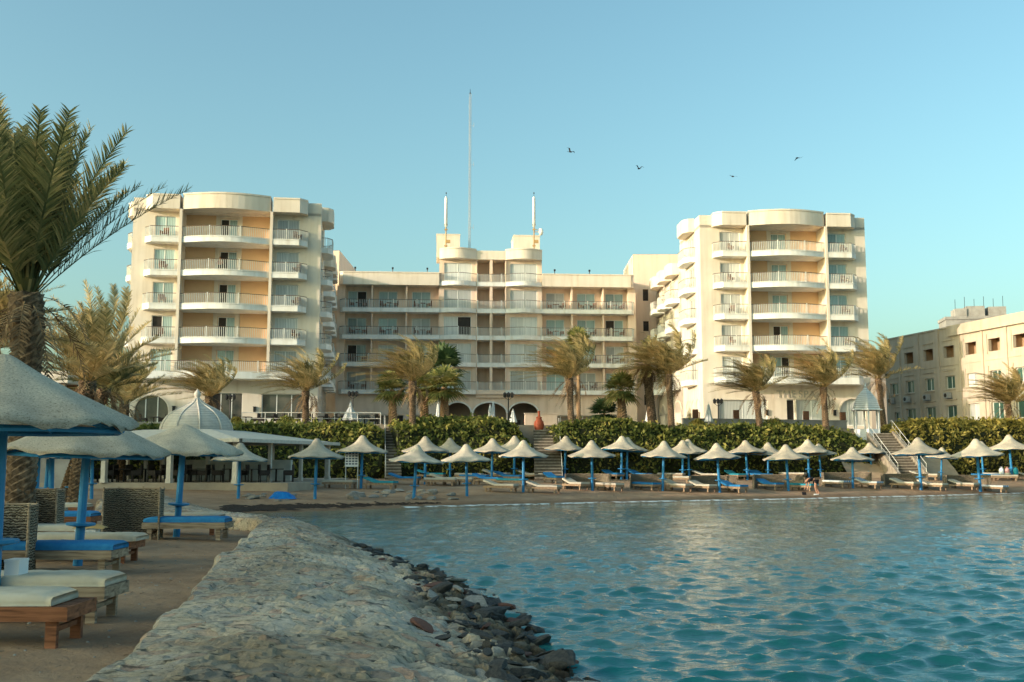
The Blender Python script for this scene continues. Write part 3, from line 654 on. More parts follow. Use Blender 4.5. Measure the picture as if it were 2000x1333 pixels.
    wn.box(ax0, ax1, .201, .262, .6, .72, 1)
    wn.build('arched_window', ['glassd' if not sign else 'curt', 'frame'], T)
    for (xx, zz) in ((ax0-.5, 1.9), (6.2 if sign else 5.6, 1.9)):
        l_ = MB(fl); l_.box(xx-.12, xx+.12, -.16, -.005, zz-.3, zz+.2); l_.box(xx-.16, xx+.16, -.2, -.006, zz+.2, zz+.25); l_.build('wall_lantern', 'iron', T)
    return T
TL = tower('hotel_tower', 'left cream hotel block, its orange recess doors standing half open behind long curved balconies', (-34.6, 94, TZ), math.radians(8), 16.9, True,
      {0: None, 1: 1, 2: 1, 3: 1, 4: 1}, {('R', 1): 1})
TR = tower('hotel_tower', 'sunlit cream hotel block at the right with curved balconies above the spa sign', (18.4, 101, TZ), math.radians(4), 16.6, False,
      {1: 0, 0: 1}, {}, True)
# lettering over the spa door
def text_mesh(s, size, ext, m, par, loc, name='lettering'):
    cu = bpy.data.curves.new(name, 'FONT'); cu.body = s; cu.size = size; cu.extrude = ext; cu.offset = .012; cu.space_character = 1.15
    o = bpy.data.objects.new('tmp_text', cu); COL.objects.link(o); dg = bpy.context.evaluated_depsgraph_get()
    me = bpy.data.meshes.new_from_object(o.evaluated_get(dg)); bpy.data.objects.remove(o)
    q = bpy.data.objects.new(name, me); COL.objects.link(q); me.materials.clear(); me.materials.append(M[m]); q.rotation_euler = (PI/2, 0, 0); q.location = loc; q.parent = par; return q
sg = thing('spa_sign', 'raised grey letters reading THE SPA above the glass doors of the right hotel block', 'sign', (18.4, 101, TZ), math.radians(4))
text_mesh('THE', .95, .05, 'sign', sg, (7.2, -.07, 3.35)); text_mesh('SPA', .95, .05, 'sign', sg, (9.35, -.07, 3.35))
bb = MB(); bb.box(6.9, 11.2, -.045, -.005, 3.22, 4.18); bb.build('backing_board', 'cream', sg)

# ---------------------------------------------------------------- central block
def central():
    T = thing('hotel_central_block', 'wide shaded pinkish hotel block between the two towers, arcade along its ground floor', 'hotel building', (-19.7, 117, TZ), math.radians(4))
    W = 34.0; zs4 = H0+4*ST; z5 = H0+5*ST
    sides = [(.9, 3.85), (4.0, 7.7), (7.85, 11.4), (23.1, 26.5), (26.65, 30.1), (30.25, 33.1)]
    cur = [(11.75, 15.35), (19.25, 22.85)]; mid = [(15.75, 17.2), (17.5, 18.95)]
    w_ = MB()
    # ground floor arcade: three deep open arches in the middle, blind ones either side
    ars = [(.5, 3.9), (4.25, 7.65), (8.05, 11.3), (12.2, 15.1), (15.4, 19.1), (19.4, 22.7), (23.3, 26.3), (26.7, 30.0), (30.4, 33.3)]
    hs = []
    for i, (a, b) in enumerate(ars): hs.append((a, b, .02, 3.75) if 3 <= i <= 5 else (a+.05, b-.05, .02, 2.35))
    wall_holes(w_, 0, W, 0, H0, 0, hs, .5)
    for i, (a, b) in enumerate(ars):
        if 3 <= i <= 5: arch_fill(w_, a, b, 2.55, 1.2, 3.75, 0, .5); arch_ring(w_, a, b, 2.55, 1.2, 0, .17, .1, 1)
        else: arch_ring(w_, a+.05, b-.05, 2.5, 1.05, 0, .13, .06)
    # recessed bays: side bays 1.5 m deep, open loggias in the middle
    for a, b in sides: pass
    wall_pillars = [(0, .9), (3.85, 4.0), (7.7, 7.85), (11.4, 11.75), (22.85, 23.1), (26.5, 26.65), (30.1, 30.25), (33.1, W)]
    for a, b in wall_pillars:
        f_ = -.45 if (b-a) < .2 else 0
        w_.box(a, b, f_, 1.6, H0, zs4)
    for a, b in sides:
        hh = [((a+b)/2-1.05-(.2 if b < 12 else -.0), (a+b)/2+1.05-(.2 if b < 12 else -.0), H0+.45+k*ST, H0+2.6+k*ST) for k in range(4)]
        wall_holes(w_, a, b, H0, zs4, 1.0, hh, .2)
    for a, b in cur:
        hh = [(a+.25, b-.25, H0+.45+k*ST, H0+2.7+k*ST) for k in range(5)]
        wall_holes(w_, a-.3, b+.3, H0, z5, -.3, hh, .2); w_.box(a-.3, a-.29, -.3, 2, H0, z5); w_.box(b+.29, b+.3, -.3, 2, H0, z5)
    for a, b in ((17.2, 17.5), (15.65, 15.75), (18.95, 19.05)): w_.box(a, b, -.5, 2.4, H0+.0, z5)
    for a, b in mid:
        wall_holes(w_, a, b, H0, z5, 1.6, [], .1)
    w_.box(.1, W-.1, 3.0, 13.5, 0, zs4-.02); w_.box(11.45, 23.15, 2.9, 12, zs4-.02, z5); w_.box(15.65, 19.05, -.31, 0, H0-.35, H0)
    w_.box(0, .15, .01, 14, 0, zs4-.03); w_.box(W-.15, W, .01, 14, 0, zs4-.03)
    w_.box(0, W, 1.72, 13.6, zs4-.01, zs4+.2); w_.box(11.45, 11.47, -.28, 2.9, zs4, z5); w_.box(23.13, 23.15, -.28, 2.9, zs4, z5)
    w_.build('wall', ['pink', 'white'], T)
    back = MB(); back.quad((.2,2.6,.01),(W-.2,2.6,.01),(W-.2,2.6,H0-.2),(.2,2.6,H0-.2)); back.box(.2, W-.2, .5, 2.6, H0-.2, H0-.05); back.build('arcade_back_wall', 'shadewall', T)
    dd = MB()
    for i, (a, b) in enumerate(ars):
        if 3 <= i <= 5: dd.box(b-1.25, b-.35, 2.55, 2.59, .02, 2.15); dd.box(a+.5, a+1.5, 2.55, 2.59, .9, 1.9)
    dd.build('arcade_door', 'dark', T)
    for i, (a, b) in enumerate(ars):
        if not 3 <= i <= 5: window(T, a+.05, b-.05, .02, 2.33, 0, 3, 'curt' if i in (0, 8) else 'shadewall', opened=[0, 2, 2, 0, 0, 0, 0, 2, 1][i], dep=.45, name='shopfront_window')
    # balconies
    for (a, b) in ((.35, 11.5), (23.0, 33.7)):
        for k in range(4):
            z = H0+k*ST
            path = [(a, 1.4), (a, -.35), (a+.35, -.85), (b, -.85)] if a < 12 else [(a, -.85), (b-.35, -.85), (b, -.35), (b, 1.4)]
            bo = MB(); bo.prism(path+([(b, 1.4)] if a < 12 else [(a, 1.4)]), z, z+.45)
            o_ = bo.build('balcony', 'white', T); railing(o_, inset(path, .08), z+.45, sp=.19, bw=.035)
    for a, b in cur:
        for k in range(5):
            z = H0+k*ST; path = [(a-.3, -.3)]+arc(a-.28, b+.28, -.6, -1.45, 12)+[(b+.3, -.3)]
            bo = MB(); bo.prism(path, z, z+.45); o_ = bo.build('curved_balcony', 'white', T); railing(o_, [(x, y+.07) for x, y in path], z+.45, sp=.19, bw=.035)
    for k in range(5):
        z = H0+k*ST; bo = MB(); bo.box(15.76, 18.94, -.6, 2.29, z, z+.45, 1 if k == 0 else 0); o_ = bo.build('loggia_balcony', ['white', 'pink'], T)
        railing(o_, [(15.8, -.5), (18.9, -.5)], z+.45, sp=.15)
    for j, (a, b) in enumerate(sides):
        for k in range(4):
            c = (a+b)/2-(.2 if b < 12 else 0); z = H0+.45+k*ST
            window(T, c-1.05, c+1.05, z, z+2.15, 1.0, 2, 'glassb' if (j*3+k*5) % 4 else 'curt', opened={(0, 3): 1, (0, 1): 0, (5, 2): 0}.get((j, k)))
    for j, (a, b) in enumerate(cur):
        for k in range(5):
            z = H0+.45+k*ST; window(T, a+.25, b-.25, z, z+2.25, -.3, 2, 'curt', opened=1 if (j, k) == (0, 2) else None)
    p = MB()
    p.prism([(.3, 1.7), (.3, -.4), (.7, -.9), (11.45, -.9), (11.45, 1.7)], zs4, zs4+1.45); p.prism([(.25, 1.7), (.25, -.45), (.65, -.97), (11.44, -.97), (11.44, 1.7)], zs4+1.36, zs4+1.48)
    p.prism([(23.15, 1.7), (23.15, -.9), (33.3, -.9), (33.7, -.4), (33.7, 1.7)], zs4, zs4+1.45); p.prism([(23.16, 1.7), (23.16, -.97), (33.35, -.97), (33.75, -.45), (33.75, 1.7)], zs4+1.36, zs4+1.48)
    p.box(0, .25, 1.7, 13.5, zs4, zs4+1.3); p.box(W-.25, W, 1.7, 13.5, zs4, zs4+1.3); p.box(0, W, 13.5, 13.7, zs4, zs4+1.3)
    for a, b in cur: p.prism([(a-.3, 2.9)]+arc(a-.3, b+.3, -.6, -1.5, 14)+[(b+.3, 2.9)], z5, z5+1.15); p.prism([(a-.31, 2.8)]+arc(a-.31, b+.31, -.68, -1.58, 14)+[(b+.31, 2.8)], z5+1.06, z5+1.2)
    p.box(15.66, 19.04, -.62, 2.9, z5, z5+1.02); p.box(11.45, 23.15, 2.9, 12, z5, z5+1.0)
    p.build('parapet', 'cream', T)
    for a, b in ((11.1, 13.85), (20.2, 23.3)):
        q = MB(); q.box(a, b, 3.6, 7.5, z5+1.0, z5+3.75); q.box(a-.05, b+.05, 3.55, 7.55, z5+3.7, z5+3.82); q.build('rooftop_lift_room', 'cream', T)
    for xx in (2.0, 6.2, 10.1, 24.6, 28.6):
        q = MB(); q.tube([(xx, -.5, zs4+1.45), (xx, -.5, zs4+1.85)], .05, 6); q.box(xx-.1, xx+.1, -.6, -.4, zs4+1.85, zs4+2.05); q.build('parapet_lamp', 'iron', T)
    return T
TC = central()
# linking wings with small windows
def link(name, label, x0, x1, y0, y1, zt, wins, extra=None):
    T = thing(name, label, 'hotel building', (x0, y0, TZ)); w_ = MB(); W = x1-x0; H = zt-TZ
    wall_holes(w_, 0, W, 0, H, 0, wins, .25); w_.box(0, W, .4, y1-y0, 0, H); w_.box(0, .02, 0, .4, 0, H); w_.box(W-.02, W, 0, .4, 0, H); w_.box(0, W, 0, .39, H-.02, H)
    if extra: w_.box(*extra)
    w_.build('wall', 'pink', T)
    for a, b, c, d in wins:
        q = MB(); q.quad((a, .2, c), (b, .2, c), (b, .2, d), (a, .2, d)); q.build('small_window', 'dark', T)
    return T
link('hotel_link_wing', 'tall narrow wing with small dark windows joining the right hotel block', 14.35, 20.0, 122.5, 133, 26.6, [(1.1, 1.75, 16.0, 17.4), (1.1, 1.75, 12.4, 13.6), (1.1, 1.75, 3.7, 4.9), (1.0, 2.4, 0, 1.9)])
link('hotel_link_wing', 'narrow shaded wing squeezed between the left hotel block and the central balconies', -22.5, -19.75, 118.3, 131, 26.2, [], (1.9, 2.75, -.01, 4, 0, 18.5))

# ---------------------------------------------------------------- low building at the right
def low_building():
    ax, ay, bx, by = 43.2, 121.0, 51.0, 87.4
    L_ = math.hypot(bx-ax, by-ay); rz = math.atan2(by-ay, bx-ax)
    T = thing('low_apartment_building', 'sand coloured three storey building at the far right with green curtained windows', 'building', (ax, ay, TZ), rz)
    H = 11.1; w_ = MB(); holes = []; kinds = []
    for i in range(10):
        c = 4.6+i*3.55
        if c > L_-1: break
        holes += [(c-.85, c+.85, 8.0, 9.25), (c-.8, c+.8, 4.75, 6.1), (c-.9, c+.9, 1.3, 3.0)]
        kinds += [('loggia', 8), ('mid', i), ('low', i)]
    c = 1.6; holes += [(c-.8, c+.8, 4.75, 6.0), (c-.2, c+.8, 1.6, 2.7)]; kinds += [('mid', 9), ('low', 9)]
    wall_holes(w_, 0, L_, 0, H, 0, holes, .35); w_.box(0, L_, 1.6, 12, 0, H-.3); w_.box(-.02, 0, 0, 12, 0, H); w_.box(0, L_, 0, .3, H, H+.02); w_.box(0, L_, .001, 1.6, H-.35, H-.3)
    for i in range(9):
        c = 2.85+i*3.55
        if c < L_: w_.box(c-.16, c+.16, -.13, -.003, 0, H+.12)
    w_.prism([(4+1.1*math.cos(PI*k/10), 0) for k in range(2)], 0, 0)
    w_.box(12.0, L_, -.35, -.004, H-.9, H+.16, 0); w_.box(0, L_, -.06, -.002, 7.15, 7.27); w_.box(0, 12.0, -.1, .25, H, H+.15)
    for (a, b, c, d), kd in zip(holes, kinds):
        if kd[0] != 'loggia': w_.box(a-.1, b+.1, -.12, -.003, c-.12, c-.02)
        w_.box(a-.12, b+.12, -.1, -.004, d+.55, d+.66) if a < 13 else w_.box(a-.25, a-.13, -.09, -.004, c-.2, d+.5)
    w_.build('wall', 'sandwall', T)
    for (a, b, c, d), kd in zip(holes, kinds):
        if kd[0] == 'loggia':
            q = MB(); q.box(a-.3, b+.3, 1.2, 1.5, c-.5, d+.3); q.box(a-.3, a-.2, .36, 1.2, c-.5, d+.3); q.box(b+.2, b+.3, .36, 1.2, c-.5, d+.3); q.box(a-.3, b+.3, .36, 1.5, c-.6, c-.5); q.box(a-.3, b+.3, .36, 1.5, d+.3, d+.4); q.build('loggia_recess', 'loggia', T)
        else: window(T, a, b, c, d, 0, 2, 'green_curt' if kd[1] != 3 else 'curt', dep=.3)
    for i in range(5):
        c = [1.3, 4.4, 8.0, 11.6, 26.0][i]
        q = MB(); q.box(c-.42, c+.42, -.5, -.16, 3.75, 4.35); q.lathe([(.22, 0), (.22, .02), (0, .02)], 12, (0, 0, 0), 1)
        n_ = len(q.v)-36; q.v[n_:] = [(c-.12+v[0], -.505-v[2], 4.05+v[1]) for v in q.v[n_:]]
        q.box(c-.4, c+.4, -.16, -.01, 3.7, 3.76); q.build('air_conditioner', ['steel', 'dark'], T)
    return T
low_building()
def unfinished():
    p = at(1848, 636, 132); T = thing('unfinished_concrete_building', 'raw grey concrete upper storey with bare rods rising behind the sand coloured building', 'building', (p.x, p.y, TZ), math.radians(-10))
    w_ = MB(); zb = p.z-TZ
    w_.box(0, 8.9, 0, 4, zb-.3, zb+.75); w_.box(-.12, 9.0, -.12, 4.1, zb+.73, zb+1.1); w_.box(2.7, 4.9, .8, 3, zb+1.09, zb+2.5); w_.box(5.4, 7.5, 1.0, 3, zb+1.09, zb+2.4); w_.box(1.3, 2.69, .6, 3, zb+1.09, zb+2.2)
    w_.box(.7, 8.2, .6, 4, 0, zb-.3); w_.build('concrete_shell', 'concrete', T)
    for i in range(6):
        x = 1.5+i*1.15; q = MB(); q.tube([(x, 1.4, zb+2), (x+.02, 1.4, zb+3.5+.3*(i % 2))], .03, 5); q.build('starter_bar', 'iron', T)
unfinished()
# unseen block added beyond the left edge, heights set to shade the beach
def shade_block():
    T = thing('added_shade_block', 'long plain cream block added out of view beyond the left edge to shade the beach', 'hotel building', (-78, -60, 0), math.radians(90))
    w_ = MB(); holes = []
    for i in range(22):
        for k in range(5): holes.append((4+i*7.4, 6.4+i*7.4, 3.5+k*3.1, 5.6+k*3.1))
    wall_holes(w_, 0, 168, 0, 17.8, 0, [h for h in holes if h[3] < 17.7], .3); w_.box(0, 168, .4, 14, 0, 19.0-1.2); w_.box(0, 52, -.01, 14, 17.78, 22.6)
    w_.build('wall', 'cream', T); g = MB()
    for a, b, c, d in holes: g.quad((a, .25, c), (b, .25, c), (b, .25, d), (a, .25, d))
    tag(g.build('window_glass', 'glassd', T), kind='stuff')
shade_block()
# ---------------------------------------------------------------- antennas
def mast():
    b = at(917, 486, 124); t = at(917, 184, 124); H = t.z-b.z; T = thing('radio_mast', 'very tall thin lattice mast rising behind the central roof', 'mast', (b.x, b.y, b.z-3)); H += 3
    m_ = MB(); r = .14
    C = [(r*math.cos(a), r*math.sin(a)) for a in (.5, .5+2.094, .5+4.189)]
    for c in C: m_.tube([(*c, 0), (*c, H)], .022, 5)
    n = int(H/.42)
    for i in range(n):
        for j in range(3):
            a, c = C[j], C[(j+1) % 3]; m_.tube([(*a, i*.42), (*c, (i+1)*.42)], .012, 4, cap=False)
    m_.build('lattice', 'steel', T)
    q = MB(); q.tube([(0, 0, H), (0, 0, H+.6)], .03, 5); q.lathe([(0, 0), (.09, .02), (.09, .15), (0, .18)], 8, (0, 0, H)); q.build('beacon', 'iron', T)
    for z in (H*.25, H*.6, H*.82): q = MB(); q.tube([(-.2, 0, z), (.45, 0, z)], .02, 5); q.tube([(.45, 0, z-.2), (.45, 0, z+.4)], .02, 5); q.build('whip_antenna', 'steel', T)
mast()
def cell(px, label, dish):
    b = at(px, 484, 119); t = at(px, 380, 119); H = t.z-b.z; T = thing('cell_antenna', label, 'antenna', (b.x, b.y-.2, b.z-.4)); H += .4
    q = MB(); q.tube([(0, 0, 0), (0, 0, H*.5)], .07, 8); q.build('pole', 'rust', T)
    q = MB(); q.lathe([(0, 0), (.17, .03), (.17, H*.5), (.1, H*.53), (0, H*.54)], 12, (0, 0, H*.42)); q.build('radome', 'antwhite', T, True)
    q = MB(); q.tube([(0, 0, H*.95), (0, 0, H*1.03)], .02, 5); q.lathe([(0, 0), (.07, .03), (.06, .16), (0, .2)], 8, (0, 0, H)); q.build('obstruction_lamp', 'iron', T)
    for z in (.5, H*.36, H*.44): q = MB(); q.box(-.18, .18, -.12, .12, z, z+.14); q.build('bracket', 'rust', T)
    q = MB(); q.box(.05, .5, -.1, .15, .9, 1.25); q.build('junction_box', 'rust', T)
    if dish:
        q = MB(); q.lathe([(0, .12), (.2, .09), (.38, 0), (.4, -.03), (.4, -.35), (0, -.38)], 18); q.v = [(.55+v[2]*-1 if False else .95+v[2], v[0]*.98, 2.2+v[1]) for v in q.v]; q.build('dish', 'antwhite', T, True)
        q = MB(); q.tube([(0, 0, 2.2), (.6, 0, 2.2)], .04, 6); q.tube([(0, 0, 2.5), (.6, 0, 2.4)], .03, 6); q.build('dish_arm', 'rust', T)
cell(871, 'white tube antenna on a rusty pole above the left curved bay of the central roof', False)
cell(1043, 'white tube antenna with a round dish above the right curved bay of the central roof', True)
# ================================================================ VEGETATION
def frond_crown(name, seed, n, Lf, wind, mt, nleaf=30, leaf=.34, wdt=.035, par=None, up=.25, droop=.09, thick=1.0, elr=(-25, 88), curl=.05, steps_=9, rach=.022, asym=None):
    "crown of feather fronds; wind is a vector that bends them all"
    R_ = random.Random(seed); vs = []; fs = []; nv = 0
    wv = Vector(wind)
    for i in range(n):
        az = i*2.39996+R_.uniform(-.3, .3); u = (i+.5)/n; el = math.radians(elr[1]+(elr[0]-elr[1])*u**.9+R_.uniform(-8, 8))
        d = Vector((math.cos(az)*math.cos(el), math.sin(az)*math.cos(el), math.sin(el))); L_ = Lf*R_.uniform(.8, 1.1)*(1 if u > .12 else .8)
        p = Vector((math.cos(az)*.14*thick, math.sin(az)*.14*thick, .1*R_.random()-.1*u)); P = [p.copy()]; D = [d.copy()]
        wk = R_.uniform(.6, 1.3)
        for k in range(steps_):
            d = (d+Vector((0, 0, -droop*(1+k*.12)))+wv*wk*(.25+.13*k)).normalized(); p = p+d*(L_/steps_); P.append(p.copy()); D.append(d.copy())
        # rachis
        for k in range(steps_):
            a, b = P[k], P[k+1]; s_ = D[k].cross(Vector((0, 0, 1))); s_ = (s_.normalized() if s_.length > .05 else Vector((1, 0, 0))); r0 = rach*(1-k/steps_*.8); r1 = rach*(1-(k+1)/steps_*.8)
            up_ = s_.cross(D[k]).normalized()
            vs += [a-s_*r0, a+s_*r0, b+s_*r1, b-s_*r1, a+up_*r0*.8, b+up_*r1*.8]; fs += [(nv, nv+1, nv+2, nv+3), (nv, nv+4, nv+5, nv+3), (nv+1, nv+4, nv+5, nv+2)]; nv += 6
        for q in range(nleaf):
            t = .16+.84*(q+.5)/nleaf; kk = min(int(t*steps_), steps_-1); f = t*steps_-kk
            c = P[kk].lerp(P[kk+1], f); dd = D[kk].lerp(D[kk+1], f).normalized(); s_ = dd.cross(Vector((0, 0, 1))); s_ = s_.normalized() if s_.length > .05 else Vector((1, 0, 0)); nn = s_.cross(dd).normalized()
            ll = leaf*(.45+.75*math.sin(PI*min(1, t*1.02)**.8))*R_.uniform(.8, 1.15)
            for sd in (-1, 1):
                ld = (s_*sd*.72+dd*.75+nn*R_.uniform(.0, .6)+dd*R_.uniform(-.2, .25)+wv*2.2*R_.uniform(.4, 1.2)+Vector((0, 0, -.08))).normalized(); wd = ld.cross(nn).normalized()*wdt*.5
                m_ = c+ld*ll*.5; e = c+(ld*ll+Vector((0, 0, -.10*ll))+wv*ll*.5)
                vs += [c-wd, c+wd, m_+wd*.95, m_-wd*.95, e]; fs += [(nv, nv+1, nv+2, nv+3), (nv+3, nv+2, nv+4)]; nv += 5
    me = bpy.data.meshes.new(name); me.from_pydata([tuple(v) for v in vs], [], fs); me.materials.append(M[mt]); me.update()
    o = bpy.data.objects.new(name, me); COL.objects.link(o)
    if par: o.parent = par
    return o
def trunk_mesh(name, pts, r0, r1, mt, par, ring=.16, n=14, seed=1, boots=0.0, flare=1.15):
    R_ = random.Random(seed); pts = [Vector(p) for p in pts]; L_ = sum((b-a).length for a, b in zip(pts[:-1], pts[1:]))
    k = max(8, int(L_/ring*2)); vs = []; 
    def at_(t):
        s_ = t*(len(pts)-1); i = min(int(s_), len(pts)-2); return pts[i].lerp(pts[i+1], s_-i)
    for i in range(k+1):
        t = i/k; c = at_(t); r = r0+(r1-r0)*t
        if t < .12: r *= 1+(flare-1)*(1-t/.12)
        if boots and t > .72: r *= 1+boots*math.sin((t-.72)/.28*PI*.62)
        for j in range(n):
            a = 2*PI*j/n; ph = (i+(j % 2)) % 2
            rr = r*(1.0+(.13 if ph else -.06)+R_.uniform(-.04, .04)); vs.append((c.x+rr*math.cos(a), c.y+rr*math.sin(a), c.z+(.03 if ph else 0)))
    fs = [(i*n+j, i*n+(j+1) % n, (i+1)*n+(j+1) % n, (i+1)*n+j) for i in range(k) for j in range(n)]
    me = bpy.data.meshes.new(name); me.from_pydata(vs, [], fs); me.materials.append(M[mt]); me.update()
    o = bpy.data.objects.new(name, me); COL.objects.link(o); o.parent = par; return o
def date_palm(label, foot, top, Lf, seed, n=46, wind=(-.10, .02, 0), mt='frond', r=.26, bow=(0, 0), **kw):
    foot = Vector(foot); top = Vector(top); T = thing('date_palm', label, 'palm tree', foot, 0, 'wind blown date palms'); h = top-foot
    mid = h*.5+Vector((bow[0], bow[1], 0)); trunk_mesh('trunk', [(0, 0, -.3), mid*.55+Vector((bow[0]*.3, 0, 0)), mid+h*.12, h], r, r*.82, 'bark', T, seed=seed, boots=.35)
    c = frond_crown('crown', seed, n, Lf, wind, mt, par=T, **kw); c.location = h
    dd_ = frond_crown('dead_fronds', seed+50, 9, Lf*.55, (wind[0]*.5, 0, 0), 'deadfrond', par=T, nleaf=22, leaf=.3, wdt=.04, droop=.16, elr=(-55, 5)); dd_.location = h+Vector((0, 0, -.12)); return T
def fan_crown(name, seed, n, Ls, mt, par, wind=(-.04, 0, 0), elr=(-45, 85), seg=16, fl=.75):
    R_ = random.Random(seed); vs = []; fs = []; nv = 0; wv = Vector(wind)
    for i in range(n):
        az = i*2.39996+R_.uniform(-.3, .3); el = math.radians(elr[1]+(elr[0]-elr[1])*(i+.5)/n+R_.uniform(-8, 8)); d = (Vector((math.cos(az)*math.cos(el), math.sin(az)*math.cos(el), math.sin(el)))+wv*3).normalized()
        s_ = d.cross(Vector((0, 0, 1))); s_ = s_.normalized() if s_.length > .05 else Vector((1, 0, 0)); nn = s_.cross(d).normalized(); L_ = Ls*R_.uniform(.85, 1.1); q = d*L_*.45
        w_ = s_*.03; vs += [tuple(-w_), tuple(w_), tuple(q+w_), tuple(q-w_)]; fs.append((nv, nv+1, nv+2, nv+3)); nv += 4
        for k in range(seg):
            a = (k/(seg-1)-.5)*math.radians(210); ld = (d*math.cos(a)+s_*math.sin(a)+nn*.12+wv*1.5).normalized(); l = L_*fl*(.78+.22*math.cos(a))*R_.uniform(.85, 1.05)
            b = q-d*.05; wd = ld.cross(nn).normalized()*L_*.052; m_ = b+ld*l*.55+Vector((0, 0, -.02)); e = b+ld*l+Vector((0, 0, -.24*l))
            vs += [tuple(b), tuple(m_+wd), tuple(m_-wd), tuple(e)]; fs += [(nv, nv+1, nv+2), (nv+2, nv+1, nv+3)]; nv += 4
    me = bpy.data.meshes.new(name); me.from_pydata(vs, [], fs); me.materials.append(M[mt]); me.update()
    o = bpy.data.objects.new(name, me); COL.objects.link(o); o.parent = par; return o
def fan_palm(label, foot, top, Ls, seed, mt='fan', r=.3, n=30, group='fan palms on the terrace', **kw):
    foot = Vector(foot); top = Vector(top); T = thing('fan_palm', label, 'palm tree', foot, 0, group); h = top-foot
    trunk_mesh('trunk', [(0, 0, -.2), h*.5, h], r*1.15, r*.6, 'barkfan', T, seed=seed, ring=.2, n=12)
    c = fan_crown('crown', seed, n, Ls, mt, T, **kw); c.location = h; return T

def tz(px, py_crown, px_foot, Y, zfoot):
    t = at(px, py_crown, Y); f = at(px_foot, 830, Y); return (f.x, Y, zfoot), (t.x, Y, t.z)
# near palm that leans over the first umbrella
date_palm('tall dark date palm towering at the left edge, fronds thrown up to the right', (-10.3, 22, .4), (at(52, 575, 22).x, 22, at(52, 575, 22).z), 3.95, 3, n=58, wind=(.006, .0, .02), mt='frondg', r=.3, nleaf=70, leaf=.58, wdt=.032, droop=.03, elr=(52, 89), steps_=12, rach=.03, bow=(.12, 0))
PALMS = [ # label, crown px, crown base py, foot px, distance, foot z, frond length, n, seed, wind, mt
 ('golden date palm behind the first umbrella, full bushy crown', 172, 745, 152, 40, .6, 3.6, 46, 11, (-.03, 0, .02), 'frond'),
 ('low golden date palm cut by the left edge behind the dark leaning trunk', -35, 690, -30, 34, .5, 3.2, 40, 12, (.04, 0, -.02), 'frond'),
 ('dark green date palm between the bushy golden palm and the small upright one', 205, 760, 128, 47, .7, 2.4, 34, 13, (-.02, 0, 0), 'frondg'),
 ('small upright date palm in front of the arched window of the left hotel block', 243, 790, 240, 64, 1.1, 3.0, 34, 14, (.0, 0, .04), 'frond'),
 ('golden date palm behind the pergola dome, fronds swept far to the left', 408, 775, 410, 80, 5.0, 4.1, 46, 15, (-.135, 0, 0), 'frond'),
 ('date palm before the right end of the left hotel block, beside the stairwell balconies', 597, 765, 597, 80, 5.0, 4.0, 44, 16, (-.125, 0, 0), 'frond'),
 ('tall date palm growing out of the hedge just right of the narrow stairs', 806, 745, 806, 77.2, 3.7, 4.2, 48, 17, (-.12, 0, 0), 'frond'),
 ('tall date palm standing in the hedge just right of the big red jar', 1112, 740, 1117, 79.5, 3.6, 4.2, 50, 18, (-.125, 0, .01), 'frond'),
 ('tall date palm in front of the narrow right link wing, nearest the paler stout palm', 1306, 732, 1312, 82, 4.6, 4.2, 50, 19, (-.12, 0, 0), 'frond'),
 ('date palm leaning left before the wide ground floor window of the right hotel block', 1476, 765, 1484, 84, 5.0, 3.7, 40, 20, (-.135, 0, 0), 'frond'),
 ('date palm in front of the spa doors with arching tawny fronds', 1608, 757, 1613, 85, 5.0, 4.2, 44, 21, (-.12, 0, 0), 'frond'),
 ('date palm with reddish trunk behind the white gazebo', 1715, 740, 1727, 92, 5.0, 4.4, 48, 22, (-.11, 0, 0), 'frond'),
 ('date palm at the far right in front of the sand coloured building', 1968, 790, 1973, 93, 5.0, 4.1, 42, 23, (-.13, 0, 0), 'frond')]
for lb, px, py, fx, Y, zf, Lf, n, sd, wd, mt_ in PALMS:
    f, t = tz(px, py, fx, Y, zf); far = Y > 60
    date_palm(lb, f, t, Lf*1.0, sd, n=int(n*1.35), wind=(wd[0]*2.3, wd[1], wd[2]+.02), mt=mt_, r=.25 if Y > 45 else .27, nleaf=44 if far else 60, leaf=.6 if far else .52, wdt=.052 if far else .034, droop=.06, elr=(22, 89))
f, t = tz(1262, 712, 1275, 84, 5.0)
date_palm('stout pale trunked date palm just left of the tall one before the link wing', f, t, 3.0, 31, n=36, wind=(-.10, 0, 0), mt='frond', r=.36, nleaf=30, leaf=.5, wdt=.06, droop=.09)
FANS = [
 ('small fan palm with shaggy trunk at the head of the narrow stairs', 766, 762, 768, 83, 4.9, 1.75, 41, 'fan', .33),
 ('short fan palm with pointed golden trunk between the hedge palm and the dark fan palm', 829, 758, 829, 88, 5.0, 1.7, 42, 'fan', .36),
 ('pale fan palm with thick golden trunk beneath the dark green fan palm', 868, 757, 868, 87, 5.0, 2.0, 43, 'fan', .38),
 ('dark green fan palm rising above the pale golden trunked ones', 866, 722, 872, 95, 5.0, 2.5, 44, 'fandark', .25),
 ('slender fan palm half hidden behind the tall date palm right of the jar', 1130, 668, 1130, 90, 5.0, 1.45, 45, 'fan', .17),
 ('small fan palm with golden trunk in front of the right end of the arcade', 1213, 762, 1216, 84, 4.9, 1.7, 46, 'fan', .38),
 ('low fan palm bush without trunk before the shopfronts of the arcade', 1180, 808, 1181, 86, 5.1, 1.5, 47, 'fandark', .15)]
for lb, px, py, fx, Y, zf, Ls, sd, mt_, r in FANS:
    f, t = tz(px, py, fx, Y, zf); fan_palm(lb, f, t, Ls, sd, mt_, r, n=34)
